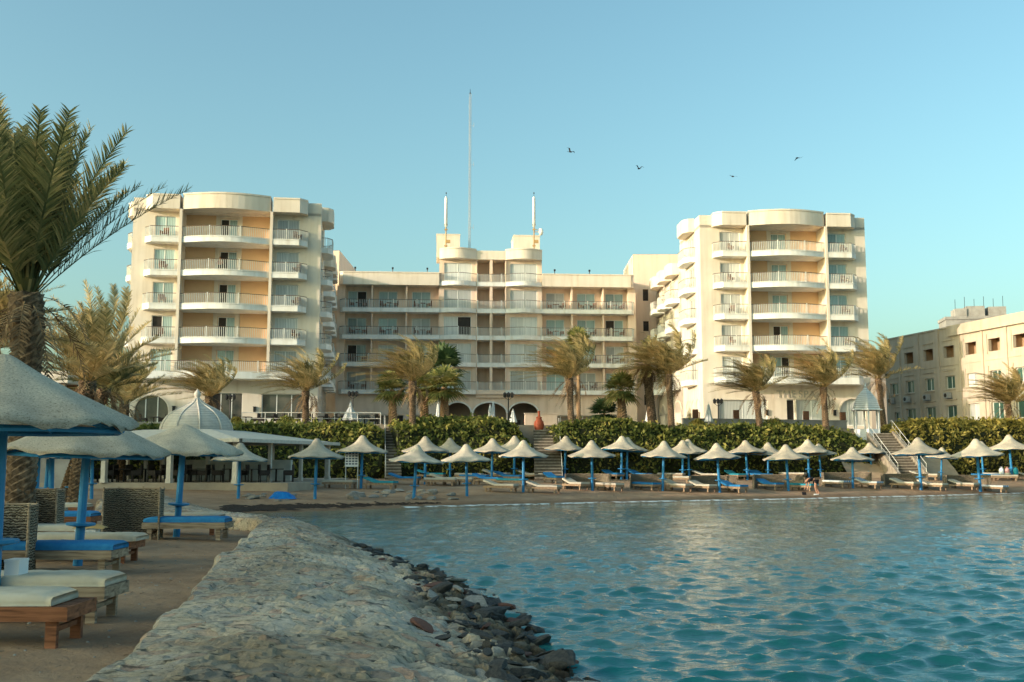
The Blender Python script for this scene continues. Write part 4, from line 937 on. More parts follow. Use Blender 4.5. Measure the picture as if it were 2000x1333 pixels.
# ---- hedges
def hedge(label, base, ztop, dpt, seed, mt='hedge', dens=62, size=.17, group='hedges along the top of the beach', front=1.5):
    "base: front foot line; ztop: height of the top at each base point"
    R_ = np.random.RandomState(seed); P = np.array(base, float); Lc = np.concatenate([[0], np.cumsum(np.hypot(*np.diff(P, axis=0).T))]); n = max(4, int(Lc[-1]/.35))
    S = np.linspace(0, Lc[-1], n); bx = np.interp(S, Lc, P[:, 0]); by = np.interp(S, Lc, P[:, 1]); zt_ = np.interp(S, Lc, ztop)
    d = np.stack([np.gradient(bx), np.gradient(by)], 1); d /= np.linalg.norm(d, axis=1)[:, None]; nx, ny = -d[:, 1], d[:, 0]
    zb = np.array([gz(a, b)-.1 for a, b in zip(bx, by)])
    prof = [(0, 0), (-.12, .18), (-.1, .45), (.15, .7), (.45, .88), (.8, .97), (1.2, 1.0)]
    rows = []
    for o_, h_ in prof: rows.append((o_*front, h_))
    rows += [(dpt, 1.0), (dpt+.2, .9), (dpt+.25, 0)]
    def surf(s, r):
        i = np.interp(r, np.arange(len(rows)), [q[0] for q in rows]); h_ = np.interp(r, np.arange(len(rows)), [q[1] for q in rows])
        X = np.interp(s, S, bx)+np.interp(s, S, nx)*i; Y_ = np.interp(s, S, by)+np.interp(s, S, ny)*i; z0 = np.interp(s, S, zb); z1 = np.interp(s, S, zt_)
        lump = 1.0*fbm(s*.45, r*.7+z1*.3, 3, seed)+.7*fbm(s*1.5, r*1.9, 3, seed+5)
        X = X-np.interp(s, S, nx)*lump*1.1; Y_ = Y_-np.interp(s, S, ny)*lump*1.1; Z_ = z0+(z1-z0)*h_+lump*.55*np.clip(h_*1.5, 0, 1)
        return X, Y_, Z_
    rr = np.linspace(0, len(rows)-1, 30); SS, RR = np.meshgrid(S, rr); X, Y_, Z_ = surf(SS, RR)
    T = thing('hedge', label, 'hedge', (float(bx[0]), float(by[0]), float(zb[0])), 0, group); ox, oy, oz = T.location
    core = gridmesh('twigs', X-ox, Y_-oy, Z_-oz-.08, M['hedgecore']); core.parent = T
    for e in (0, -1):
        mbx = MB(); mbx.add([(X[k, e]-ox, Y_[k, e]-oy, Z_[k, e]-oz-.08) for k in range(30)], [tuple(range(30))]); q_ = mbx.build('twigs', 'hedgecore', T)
    area = Lc[-1]*(np.mean(ztop)+dpt); N_ = int(area*dens); s = R_.rand(N_)*Lc[-1]; r = R_.rand(N_)**.9*(len(rows)-2); 
    # extra leaves round the two ends
    X, Y_, Z_ = surf(s, r); C = np.stack([X-ox, Y_-oy, Z_-oz], 1)+R_.randn(N_, 3)*np.array([.09, .09, .08]); ne = int(N_*.05)
    for e, s0 in ((0, 0.0), (1, Lc[-1])):
        r2 = R_.rand(ne)*(len(rows)-2); X2, Y2, Z2 = surf(np.full(ne, s0), r2); k = R_.rand(ne)
        X3 = X2; cy = Y2+(np.interp(s0, S, ny)*dpt*.6)*k*0; C = np.vstack([C, np.stack([X2-ox+R_.randn(ne)*.15, Y2-oy+k*dpt*.5, (Z2-zb[0 if e == 0 else -1])*(.4+.6*R_.rand(ne))+zb[0 if e == 0 else -1]-oz], 1)])
    sh = R_.rand(len(C)) < .05; C[sh] += np.stack([R_.randn(sh.sum())*.1, -R_.rand(sh.sum())*.25, R_.rand(sh.sum())*.4], 1)
    N_ = len(C); a = R_.randn(N_, 3); a /= np.linalg.norm(a, axis=1)[:, None]; b = R_.randn(N_, 3); b -= (a*b).sum(1)[:, None]*a; b /= np.linalg.norm(b, axis=1)[:, None]; sz = size*(.6+.8*R_.rand(N_))[:, None]
    V = np.stack([C-a*sz, C+b*sz*.5, C+a*sz, C-b*sz*.5], 1).reshape(-1, 3)
    me = bpy.data.meshes.new('foliage'); me.vertices.add(len(V)); me.vertices.foreach_set('co', V.ravel()); me.loops.add(N_*4); me.loops.foreach_set('vertex_index', np.arange(N_*4, dtype=np.int32)); me.polygons.add(N_)
    me.polygons.foreach_set('loop_start', np.arange(0, N_*4, 4, dtype=np.int32)); me.polygons.foreach_set('loop_total', np.full(N_, 4, np.int32)); me.update(calc_edges=True); me.materials.append(M[mt])
    o = bpy.data.objects.new('foliage', me); COL.objects.link(o); o.parent = T; return T
def hp(px, Y, py):  # x of the pixel column at distance Y; height of the pixel row there
    p = at(px, py, Y+1.8); return (at(px, 900, Y).x, Y), p.z
def mk(label, L_, seed, **kw):
    b = []; z = []
    for px, Y, py in L_: q, zz = hp(px, Y, py); b.append(q); z.append(zz)
    return hedge(label, b, z, 3.2, seed, **kw)
mk('dark hedge at the left, from behind the pergola to the narrow stairs', [(150, 68, 842), (300, 70, 838), (450, 73, 832), (600, 74.5, 832), (700, 75.2, 829), (745, 75.6, 832)], 51)
mk('green hedge between the narrow stairs and the wide stairs with the red jar', [(778, 75.8, 828), (840, 76.5, 822), (900, 77, 821), (980, 77.3, 822), (1010, 77.4, 832), (1040, 77.6, 866)], 52)
mk('long green hedge between the wide stairs and the stairs below the gazebo', [(1092, 78, 842), (1120, 78.3, 827), (1180, 79, 824), (1240, 79.6, 824), (1330, 80.6, 838), (1450, 82, 832), (1560, 83.2, 830), (1640, 83.8, 836), (1700, 84, 858)], 53)
mk('hedge coloured sunlit gold at the far right in front of the sand coloured building', [(1772, 85.5, 842), (1810, 86.5, 826), (1900, 88, 823), (2000, 90, 822), (2250, 98, 822)], 54, mt='hedgey')
def bush(label, px, py, Y, r, seed, mt='hedge', z0=4.6):
    p = at(px, py, Y); T = thing('bush', label, 'bush', (p.x, Y, z0)); R_ = np.random.RandomState(seed); N_ = 700
    d = R_.randn(N_, 3); d /= np.linalg.norm(d, axis=1)[:, None]; C = d*(r*(.55+.5*R_.rand(N_)))[:, None]; C[:, 2] = np.abs(C[:, 2]*1.1)+.05
    a = R_.randn(N_, 3); a /= np.linalg.norm(a, axis=1)[:, None]; b = np.cross(a, d); sz = .13
    V = np.stack([C-a*sz, C+b*sz*.5, C+a*sz, C-b*sz*.5], 1).reshape(-1, 3); me = bpy.data.meshes.new('foliage'); me.from_pydata(V.tolist(), [], [(4*i, 4*i+1, 4*i+2, 4*i+3) for i in range(N_)]); me.materials.append(M[mt])
    o = bpy.data.objects.new('foliage', me); COL.objects.link(o); o.parent = T
    m_ = MB(); 
    for k in range(6): m_.tube([(0, 0, 0), (r*.5*math.cos(k), r*.5*math.sin(k), r*.8)], .02, 5)
    m_.build('stem', 'bark', T)
bush('pale round bush above the hedge beside the pergola dome', 462, 815, 80, .55, 61, 'hedgey', 4.9)
bush('grey green bush beside the dark doorway left of the spa glass doors', 1513, 815, 90, .9, 62, 'hedgey', 4.9)
bush('yellowish shrub on the terrace edge before the side arches of the right hotel block', 1362, 822, 84, .6, 63, 'hedgey', 4.9)
bush('orange tinged shrub at the foot of the small fan palm by the narrow stairs', 776, 840, 80, .6, 64, 'hedgey', 4.2)
bush('grey green shrub in front of the trunk of the palm before the left hotel block', 560, 818, 79, .8, 65, 'hedge', 4.7)
# ================================================================ BEACH FURNITURE
HAT = [(0, .88), (.04, .875), (.08, .85), (.12, .79), (.17, .69), (.23, .575), (.31, .46), (.42, .35), (.56, .25), (.71, .16), (.86, .07), (.95, .02), (1.0, -.02)]
CONE = [(0, .80), (.04, .795), (.09, .755), (.16, .69), (.26, .60), (.38, .495), (.5, .40), (.62, .31), (.74, .22), (.85, .135), (.94, .06), (1.0, .0)]
LOW = [(0, .62), (.05, .615), (.10, .59), (.18, .54), (.28, .47), (.40, .39), (.52, .32), (.64, .25), (.76, .175), (.87, .10), (.95, .035), (1.0, -.03)]
def umbrella_proto(prof=HAT, n=40, rag=.008):
    T = thing('thatched_umbrella', 'x', 'beach umbrella')
    R0 = 1.42; rr = random.Random(4); vs = []; k = len(prof); top = prof[0][1]
    for side in (0, 1):
        for i, (r, z) in enumerate(prof):
            for j in range(n):
                a = 2*PI*j/n; sag = .03*math.cos(8*a)*r**3+.012*math.sin(3*a+1)*r**2+.012*math.sin(5*a)*r**2+rr.uniform(-rag, rag)*(r > .9)+rr.uniform(-.004, .004)
                rad = R0*r*(1+.025*math.cos(8*a)*r+rr.uniform(-rag, rag)*.7*(r > .97))*(1 if side == 0 else .985); vs.append((rad*math.cos(a), rad*math.sin(a), 2.0+z*1.0+sag-(.035 if side else 0)))
    fs = [(s*k*n+i*n+j, s*k*n+i*n+(j+1) % n, s*k*n+(i+1)*n+(j+1) % n, s*k*n+(i+1)*n+j) for s in (0, 1) for i in range(k-1) for j in range(n)]
    fs += [((k-1)*n+j, (k-1)*n+(j+1) % n, k*n+(k-1)*n+(j+1) % n, k*n+(k-1)*n+j) for j in range(n)]
    b = MB(); b.add(vs, fs); b.build('canopy', 'thatch', T, True)
    b = MB(); b.tube([(0, 0, -.5), (0, 0, 1.9+top)], [.085, .07], 12); b.build('pole', 'blue', T, False)
    for j in range(8):
        a = 2*PI*(j+.5)/8; b = MB(); b.tube([(0, 0, 1.85+top*.45), (.65*R0*math.cos(a), .65*R0*math.sin(a), 2.07), (.96*R0*math.cos(a), .96*R0*math.sin(a), 1.93)], .022, 6); b.build('rib', 'blue', T)
    b = MB(); 
    for j in range(8):
        a, c = 2*PI*(j+.5)/8, 2*PI*(j+1.5)/8; b.tube([(.93*R0*math.cos(a), .93*R0*math.sin(a), 1.935), (.93*R0*math.cos(c), .93*R0*math.sin(c), 1.935)], .036, 6)
    b.build('rim_frame', 'blue', T)
    b = MB(); b.lathe([(.07, .70), (.09, .66), (.24, .69), (.25, .70), (.25, .73), (.24, .735), (.08, .735)], 20); b.build('round_shelf', 'blue', T)
    return T
UMBS = {'hat': umbrella_proto(), 'cone': umbrella_proto(CONE, 72, .022), 'low': umbrella_proto(LOW, 72, .022)}; UBS = {'hat': [], 'cone': [], 'low': []}; ub = []
UPOS = []
def umb(label, x, y, sc, group, z=None, tilt=None, rz=None, kind='hat'):
    z = gz(x, y) if z is None else z; r = random.Random(len(ub)*7+1)
    t = tilt or (r.uniform(-.05, .05), r.uniform(-.055, .055))
    if not isinstance(sc, tuple): sc = (sc*r.uniform(.97, 1.03), sc*r.uniform(.97, 1.03), sc*r.uniform(.96, 1.05))
    ub.append(1); o = place(UMBS[kind], UBS[kind], label, (x, y, z), r.uniform(0, 6.28) if rz is None else rz, sc, group, t); UPOS.append((x, y, z, sc if not isinstance(sc, tuple) else sc[0])); return o
GN = 'thatched umbrellas on the near sand'
umb('big thatched umbrella at the left edge, nearest to the camera, its rim cutting the photo', at(-2, 900, 12.2).x, 12.2, (1.05, 1.05, 1.03), GN, .60, (0, 0), .39, 'cone')
umb('second thatched umbrella from the camera, pole behind the blue mattress', at(161, 900, 18.6).x, 18.6, 1.0, GN, .46, (.01, .035), .2, 'cone')
umb('thatched umbrella with a ragged sagging rim beside the lone wicker screen', at(350, 900, 26.2).x, 26.2, 1.0, GN, .46, (.02, .045), .0, 'low')
for lb, px, Y, sc in (('thatched umbrella behind the second one, between it and the low striped beds', 104, 30, 1.05), ('thatched umbrella at the back left with a thick pole just above the wicker screen', 74, 35, 1.0), ('thin poled thatched umbrella just left of the middle pole, behind the dark palm trunk', 91, 42, 1.0), ('thatched umbrella whose pole stands before the rough stone trunk wall', 139, 46, 1.0), ('thatched umbrella nearest to the white pergola post at the left', 182, 50, 1.0), ('farthest left thatched umbrella, only a thin pale blue pole showing', 33, 44, .95)):
    x = at(px, 900, Y).x; umb(lb, x, Y, sc, GN, kind='low')
FAR = [ # px, foot y, width px, label, mattress pair (left, right), yaw, offset
 (465, 980, 111, 'lone thatched umbrella at the water in front of the pergola', None),
 (615, 975, 112, 'thatched umbrella on the rocky sand right of the blue tarpaulin', None),
 (808, 978, 106, 'thatched umbrella closest to the waterline, pole among the pebbles', None),
 (912, 971, 102, 'thatched umbrella at the waterline just right of the pebbly one', None),
 (1022, 962, 97, 'thatched umbrella in the front row before the foot of the wide stairs', ('creamcush', 'creamcush'), 65),
 (1157, 957, 94, 'thatched umbrella before the first wicker screen, two bare beds below', ('creamcush', 'creamcush'), 30),
 (1294, 957, 93, 'thatched umbrella before the second wicker screen with one blue bed', ('bluecush', 'creamcush'), 35),
 (1406, 958, 94, 'thatched umbrella before the third wicker screen, cream bed and blue bed', ('creamcush', 'bluecush'), 30),
 (1540, 958, 88, 'thatched umbrella left of the bending person, two blue beds below', ('bluecush', 'tealcush'), 30),
 (1666, 955, 82, 'thatched umbrella right of the bending person above striped towels', ('stripecush', 'stripecush'), 30),
 (1799, 954, 98, 'thatched umbrella at the foot of the gazebo stairs', ('creamcush', 'creamcush'), 30),
 (1915, 955, 99, 'greyish thatched umbrella in the front row near the right edge', ('creamcush', 'stripecush'), 30),
 (705, 950, 100, 'thatched umbrella sheltering the white notice board', ('creamcush', 'tealcush'), 70),
 (830, 945, 90, 'thatched umbrella tucked behind the pebbly waterline one', ('bluecush', 'creamcush'), 75),
 (879, 938, 80, 'rearmost thatched umbrella before the green hedge, dark bin beside it', ('tealcush', 'creamcush'), 75),
 (960, 942, 83, 'leaning thatched umbrella with blue beds right of the green hedge middle', ('bluecush', 'bluecush'), 65),
 (1004, 926, 75, 'rear thatched umbrella below the end of the green hedge', ('creamcush', 'creamcush'), 65),
 (1102, 931, 86, 'thatched umbrella standing in front of the wide stone stairs', ('bluecush', None), 30),
 (1213, 927, 84, 'rear thatched umbrella overlapping its twin above a blue bed', None),
 (1224, 930, 82, 'front one of the two overlapping thatched umbrellas right of the wide stairs', ('bluecush', 'bluecush'), 30),
 (1333, 925, 72, 'thatched umbrella with a torn black tip', None),
 (1346, 929, 70, 'sunlit thatched umbrella hiding the torn one', ('creamcush', 'creamcush'), 60),
 (1460, 934, 78, 'rear thatched umbrella between the third and fourth wicker screens', ('tealcush', 'bluecush'), 25),
 (1500, 920, 66, 'small rear thatched umbrella behind the fourth wicker screen', None),
 (1580, 932, 77, 'rear thatched umbrella over the white table behind the bending person', ('creamcush', None), 60),
 (1604, 934, 68, 'bright yellowish thatched umbrella behind the bending person', None),
 (1703, 932, 66, 'rear thatched umbrella left of the gazebo stairs, small shelf on its pole', ('tealcush', 'creamcush'), 60),
 (1727, 929, 64, 'grey thatched umbrella in front of the gazebo stairs railing', None),
 (1838, 940, 60, 'thatched umbrella with a tilted pole right of the gazebo stairs', ('creamcush', None), 60),
 (1921, 934, 70, 'thatched umbrella hidden behind the greyish front one near the right edge', None),
 (1977, 934, 84, 'thatched umbrella at the right edge beside the white and pink cans', ('creamcush', 'creamcush'), 60)]
# ---- loungers
def lounger_proto(cm, raised):
    T = thing('sun_lounger', 'x', 'sun lounger'); L2 = .98; Wd = .34
    f = MB(); f.box(-Wd, -Wd+.04, -L2, L2, .24, .36); f.box(Wd-.04, Wd, -L2, L2, .24, .36); f.box(-Wd+.041, Wd-.041, -L2, -L2+.04, .243, .357); f.box(-Wd+.041, Wd-.041, L2-.04, L2, .243, .357)
    for i in range(11): y = -L2+.06+i*.17; f.box(-Wd+.042, Wd-.042, y, y+.11, .325, .35)
    f.build('frame', 'wood_far', T)
    for sx in (-1, 1):
        for sy in (-1, 1):
            b = MB(); x = sx*(Wd-.05); y = sy*(L2-.16); b.box(x-.035, x+.035, y-.05, y+.05, 0, .239); b.build('leg', 'wood_far', T)
    if cm:
        b = MB(); k = [(-L2, .37), (.25, .37), (L2, .37+(.24 if raised else .02))]; t = .09; W2 = Wd-.01
        vs = []
        for y, z in k: vs += [(-W2, y, z), (W2, y, z), (W2, y, z+t), (W2-.04, y, z+t+.02), (-W2+.04, y, z+t+.02), (-W2, y, z+t)]
        fs = [(i*6+j, i*6+(j+1) % 6, (i+1)*6+(j+1) % 6, (i+1)*6+j) for i in range(2) for j in range(6)]+[(0, 1, 2, 3, 4, 5), (12, 13, 14, 15, 16, 17)]
        b.add(vs, fs); b.build('mattress', cm, T)
        if raised: b = MB(); b.box(-Wd+.05, Wd-.05, .735, .765, .28, .32); b.tube([(-.2, .75, .3), (-.2, .8, .54)], .02, 5); b.tube([(.2, .75, .3), (.2, .8, .54)], .02, 5); b.build('back_support', 'wood_far', T)
    return T
LP = {}; LU = {}
CN = {'creamcush': 'cream cushioned', 'bluecush': 'blue cushioned', 'tealcush': 'teal cushioned', 'stripecush': 'towel striped', None: 'bare'}
def lounger(cm, raised, label, x, y, rz, z=None, group='wooden sun loungers on the far beach'):
    k = (cm, raised)
    if k not in LP: LP[k] = lounger_proto(cm, raised); LU[k] = []
    return place(LP[k], LU[k], label, (x, y, gz(x, y) if z is None else z), rz, 1.0, group)
SHORT = {}
def short(lb): return lb
LNAME = {4: 'the front umbrella before the wide stairs', 5: 'the umbrella of the first wicker screen', 6: 'the umbrella of the second wicker screen', 7: 'the umbrella of the third wicker screen', 8: 'the umbrella left of the bending person', 9: 'the umbrella right of the bending person', 10: 'the umbrella at the gazebo stairs foot', 11: 'the greyish front umbrella near the right edge',
 12: 'the notice board umbrella', 13: 'the umbrella behind the pebbly waterline one', 14: 'the rearmost umbrella with the dark bin', 15: 'the leaning umbrella left of the wide stairs', 16: 'the rear umbrella below the hedge end', 17: 'the umbrella before the wide stairs', 19: 'the front one of two overlapping umbrellas', 21: 'the umbrella hiding the torn tip', 22: 'the rear umbrella between two screens', 24: 'the rear umbrella behind the bending person', 26: 'the rear umbrella left of the gazebo stairs', 28: 'the tilted pole right of the gazebo stairs', 30: 'the umbrella beside the cans'}
for i, u in enumerate(FAR):
    px, fy, wp, lb, pair = u[:5]; g = ground(px, fy, 40, 90); d = g.y
    dw = 2.9*FPX/wp; wq = .5 if px < 1600 else .12; d = (1-wq)*d+wq*min(dw, 84); x = at(px, fy, d).x; sc = wp/FPX*d/2.86; sc = max(.85, min(1.3, sc))
    far_back = HL; hy = np.interp(x, [q[0] for q in HL], [q[1] for q in HL]); d = min(d, hy-2.2); x = at(px, fy, d).x
    zf = EYE-(fy-900)*d/FPX; zg = gz(x, d); z = zg
    o = umb(lb, x, d, sc, 'thatched umbrellas on the far beach', z, (.0, .035) if i == 15 else ((0, -.07) if i == 28 else None))
    if pair:
        yaw = math.radians(u[5]); r = random.Random(i)
        for sd, cm in zip((-1, 1), pair):
            if cm is None: continue
            off = 1.0 if u[5] < 50 else 1.25
            lx = x+sd*off+r.uniform(-.1, .1); ly = d+r.uniform(.1, .5)-(.3 if u[5] > 50 else 0)
            lb2 = '%s wooden lounger lying %s of %s' % (CN[cm], 'left' if sd < 0 else 'right', LNAME[i])
            lounger(cm, (i+(sd > 0)) % 3 != 0, lb2, lx, ly, yaw+r.uniform(-.08, .08))
# torn black tip
t_ = UPOS[9+20]; b = MB(); b.lathe([(0, .1), (.07, .08), (.13, -.02), (.2, -.14), (.19, -.16), (.05, -.1)], 10); o = b.build('torn_canopy_patch', 'black')
o.location = (t_[0]+.12, t_[1]-.1, t_[2]+2.72*t_[3]); tag(o, 'torn black cap hanging on the tip of the shaded thatched umbrella', 'umbrella cap')
# extra beds seen between the umbrellas
for cm, rs, px, fy, yw, lb in (('bluecush', 1, 1082, 944, 25, 'small blue cushioned lounger alone in front of the wide stairs'), ('creamcush', 0, 860, 949, 80, 'cream lounger lying crosswise between the pebbly umbrella poles'), ('creamcush', 0, 893, 948, 82, 'cream lounger end to end with the crosswise one at the pebbly poles'), ('bluecush', 1, 952, 947, 60, 'blue lounger with raised back in front of the leaning umbrella pole'), ('tealcush', 0, 1000, 950, 65, 'teal lounger pointing at the front umbrella before the wide stairs'), ('creamcush', 0, 1960, 940, 85, 'cream lounger with orange edge beside the white and pink cans'), ('bluecush', 0, 1925, 938, 75, 'flat blue lounger left of the white and pink cans'), ('creamcush', 0, 1320, 944, 70, 'cream lounger half behind the second wicker screen'), ('bluecush', 1, 1478, 938, 20, 'blue lounger behind the end of the third wicker screen')):
    g = ground(px, fy, 45, 86); lounger(cm, bool(rs), lb, g.x, g.y, math.radians(yw))
# ---- curved wicker screens
def screen(label, x, y, w, dep, h, rz, z=None, group='curved wicker wind screens'):
    T = thing('wicker_screen', label, 'wind screen', (x, y, gz(x, y)-.03 if z is None else z), rz, group); b = MB(); n = 28; r = random.Random(int(x*100)); P = []
    for i in range(n+1):
        a = PI*i/n; c, s_ = math.cos(a), math.sin(a); P.append((-w/2*(abs(c)**.55)*(1 if c > 0 else -1), dep*(s_**.6)))
    vs = []
    for k, (q, e) in enumerate(((1, 0), (.97, 0), )): 
        for i, (px_, py_) in enumerate(P):
            hh = h+r.uniform(-.03, .03); vs += [(px_*q, py_*q, 0), (px_*q, py_*q, hh)]
    m = len(P)
    for k in range(2):
        o = k*m*2; b.add([], []); 
    fs = [(k*m*2+i*2, k*m*2+i*2+2, k*m*2+i*2+3, k*m*2+i*2+1) for k in range(2) for i in range(m-1)]
    fs += [(i*2+1, i*2+3, m*2+i*2+3, m*2+i*2+1) for i in range(m-1)]+[(0, 1, m*2+1, m*2), (2*m-2, 2*m-1, 4*m-1, 4*m-2)]
    b.add(vs, fs); b.build('woven_panel', 'wicker', T)
    for i in (0, m//4, m//2, 3*m//4, m-1): q = MB(); q.tube([(P[i][0]*1.01, P[i][1]*1.01, -.2), (P[i][0]*1.01, P[i][1]*1.01, h+.06)], .022, 6); q.build('stake', 'wood_grey', T)
    q = MB(); q.tube([(p[0], p[1], h+.015) for p in P[::2]], .02, 5); q.build('top_binding', 'wood_grey', T); return T
for i, (a, b_, fy, lb) in enumerate(((1105, 1192, 950, 'first wicker screen of the row, at the foot of the wide stairs'), (1232, 1313, 950, 'second wicker screen of the row, behind the blue and cream beds'), (1350, 1438, 951, 'third wicker screen of the row, behind cream and blue beds'), (1474, 1570, 951, 'fourth wicker screen of the row, left of the bending person'), (1610, 1702, 950, 'fifth wicker screen of the row, right of the bending person'), (1728, 1812, 949, 'sixth wicker screen of the row, below the gazebo stairs'), (1850, 1935, 949, 'last wicker screen of the row, near the right edge'))):
    u = UPOS[9+5+i]; y = u[1]+.9; w_ = (b_-a)/FPX*y; x = at((a+b_)/2, fy, y).x; screen(lb, x, y, w_, 1.5, .95, 0)
# ---- near left: rough beds of planks
def plank_bed(label, x_end, y0, cm, wood, L_=2.05, Wd=.78, rz=0, h=.36, raised=0, cush_over=0.0, z=.45, cw=0):
    T = thing('plank_bed', label, 'sun lounger', (x_end, y0, z), rz, 'plank beds on the near sand'); zb = h-.14
    f = MB(); f.box(-L_, 0, 0, .035, zb, h); f.box(-L_, 0, Wd-.035, Wd, zb, h); f.box(-.035, -.001, .036, Wd-.036, zb+.003, h-.003); f.box(-L_, -L_+.035, .036, Wd-.036, zb+.003, h-.003)
    for i in range(12): x = -L_+.06+i*.165; f.box(x, x+.12, .037, Wd-.037, h-.035, h-.006)
    f.build('frame', wood, T)
    for x in (-.17, -L_+.17):
        for y in (.045, Wd-.105):
            q = MB(); q.box(x-.055, x+.055, y-.006, y+.06, -.05, zb+.06); q.build('leg', wood, T)
        q = MB(); q.box(x-.02, x+.02, .10, Wd-.11, zb*.45, zb*.45+.05); q.build('cross_brace', wood, T)
    if cm:
        b = MB(); e = cush_over; t = .12; n = 26; R_ = random.Random(int(abs(x_end)*50)); vs = []; prof = [(0.02, 0), (-.0, .35), (0.02, .8), (.07, 1), (.5, 1.03), (.93, 1), (.98, .8), (1.0, .35), (.98, 0)]
        for i in range(n+1):
            s_ = i/n; x = e-.02-(L_+e-.04)*s_-(.12 if cw else 0); sq = min(1, math.sin(min(s_, 1-s_)*PI*7 if min(s_, 1-s_) < 1/14 else PI/2)*.35+.65); zz = h+.004+(raised*max(0, (s_-.6)/.4) if raised else 0)
            dz = R_.uniform(-.006, .006)
            for (q, v) in prof: vs.append((x, .02+(Wd-.04)*(.5+(q-.5)*(.9+.1*sq)), zz+v*t*sq+dz*v))
        m = len(prof); b.add(vs, [(i*m+j, i*m+j+1, (i+1)*m+j+1, (i+1)*m+j) for i in range(n) for j in range(m-1)]+[tuple(range(m)), tuple(range(n*m, n*m+m))]+[(i*m, i*m+m-1, (i+1)*m+m-1, (i+1)*m) for i in range(n)])
        b.build('cushion', cm, T, True)
    return T
plank_bed('nearest red brown plank bed with thick cream cushion, bottom left', -4.40, 10.62, 'creamcush', 'wood_red', rz=.02, cush_over=-.16)
plank_bed('second plank bed with a rumpled cream cushion and a white box on it', -4.66, 12.25, 'creamcush', 'wood_grey', rz=0, L_=2.3)
plank_bed('plank bed with bright blue mattress in front of the second umbrella pole', -6.46, 17.2, 'bluecush', 'wood_grey', rz=0, cush_over=.03)
plank_bed('cream cushioned plank bed just behind the bright blue mattress', -6.84, 19.1, 'creamcush', 'wood_red', rz=0, cush_over=.1)
plank_bed('cream cushioned plank bed beside the white crate', -8.75, 21.9, 'creamcush', 'wood_grey', rz=.0, L_=2.2)
plank_bed('plank bed with blue mattress folded up in layers behind the white crate', -10.9, 27.5, 'bluecush', 'wood_red', rz=.0, raised=.12)
plank_bed('plank bed with crumpled white and blue sheet near the middle blue pole', -11.6, 26.2, 'stripecush', 'wood_red', rz=.05)
plank_bed('pale cushioned plank bed farther back, left of the dark sand', -13.3, 33.0, 'creamcush', 'wood_red', rz=.0)
plank_bed('low pale plank bed between the farther pale one and the folded blue one', -13.0, 30.4, 'creamcush', 'wood_grey', rz=.0)
plank_bed('plank bed with blue mattress beside the lone wicker screen', -6.72, 24.9, 'bluecush', 'wood_grey', rz=.0, L_=1.95, raised=0)
plank_bed('cream plank bed behind the blue one at the lone wicker screen', -7.35, 26.6, 'creamcush', 'wood_red', rz=.0, L_=1.9)
screen('tall wicker screen at the left edge with a stick frame leaning on it', at(40, 900, 16.9).x-.35, 16.6, 1.25, 1.0, 1.12, .15, .40, 'woven screens on the near sand')
screen('wicker screen seen over the top of the tall one at the left edge', at(55, 900, 22).x, 22.3, 1.0, .7, 1.2, .0, .42, 'woven screens on the near sand')
screen('lone wicker screen standing on the bare sand beside the ragged umbrella', at(269, 900, 25.2).x, 24.9, 1.30, .75, 1.14, .0, .43, 'woven screens on the near sand')
q = MB(); q.tube([(-8.65, 16.4, 1.15), (-8.05, 16.4, 1.13)], .02, 6); q.tube([(-8.05, 16.4, 1.14), (-8.07, 16.38, .5)], .02, 6); q.tube([(-8.4, 16.4, 1.13), (-8.42, 16.38, .45)], .014, 6); tag(q.build('stick_frame', 'wood_red'), 'thin brown stick frame leaning against the tall wicker screen', 'stick frame')
def crate():
    T = thing('plastic_crate', 'white slotted plastic crate on the sand in front of the lone screen', 'crate', (-8.62, 21.6, .45), .1); b = MB()
    z0, z1 = .12, .40
    for (x0, x1, y0, y1) in ((-.2, .2, -.15, -.135), (-.2, .2, .135, .15), (-.2, -.185, -.134, .134), (.185, .2, -.134, .134)):
        for k in range(4): b.box(x0, x1, y0, y1, z0+k*.075, z0+k*.075+.045)
    for x in (-.2, -.07, .06, .185): b.box(x, x+.016, -.153, -.1345, z0, z1); b.box(x, x+.016, .1345, .153, z0, z1)
    b.box(-.19, .19, -.14, .14, z0, z0+.02); b.box(-.21, .21, -.16, .16, z1, z1+.02); b.build('slotted_body', 'plastic', T)
    b = MB(); b.box(-.17, -.12, -.12, .12, 0, z0); b.box(.12, .17, -.12, .12, 0, z0); b.build('stand', 'wood_grey', T)
crate()
b = MB(); R_ = random.Random(3); n = 12; vs = []
for i in range(n+1):
    for j in range(7): vs.append((-.32+.64*i/n, -.15+.05*j, .08*math.sin(PI*i/n)*math.sin(PI*j/6)+R_.uniform(0, .02)+(.02 if 0 < j < 6 else 0)))
b.add(vs, [(i*7+j, i*7+j+1, (i+1)*7+j+1, (i+1)*7+j) for i in range(n) for j in range(6)]); o = b.build('folded_towel', mat('yellow_towel', (.42, .28, .12), .9), None, True); o.location = (-8.55, 21.6, .88); tag(o, 'crumpled yellow brown towel lying on top of the white crate', 'towel')
b = MB(); b.box(-.085, .085, -.12, .12, 0, .17); b.box(-.09, .09, -.125, .125, .15, .18); o = b.build('white_box', 'plastic'); o.location = (at(32, 1108, 12.45).x, 12.45, .935); tag(o, 'small white box with lid standing on the rumpled cream cushion', 'box')

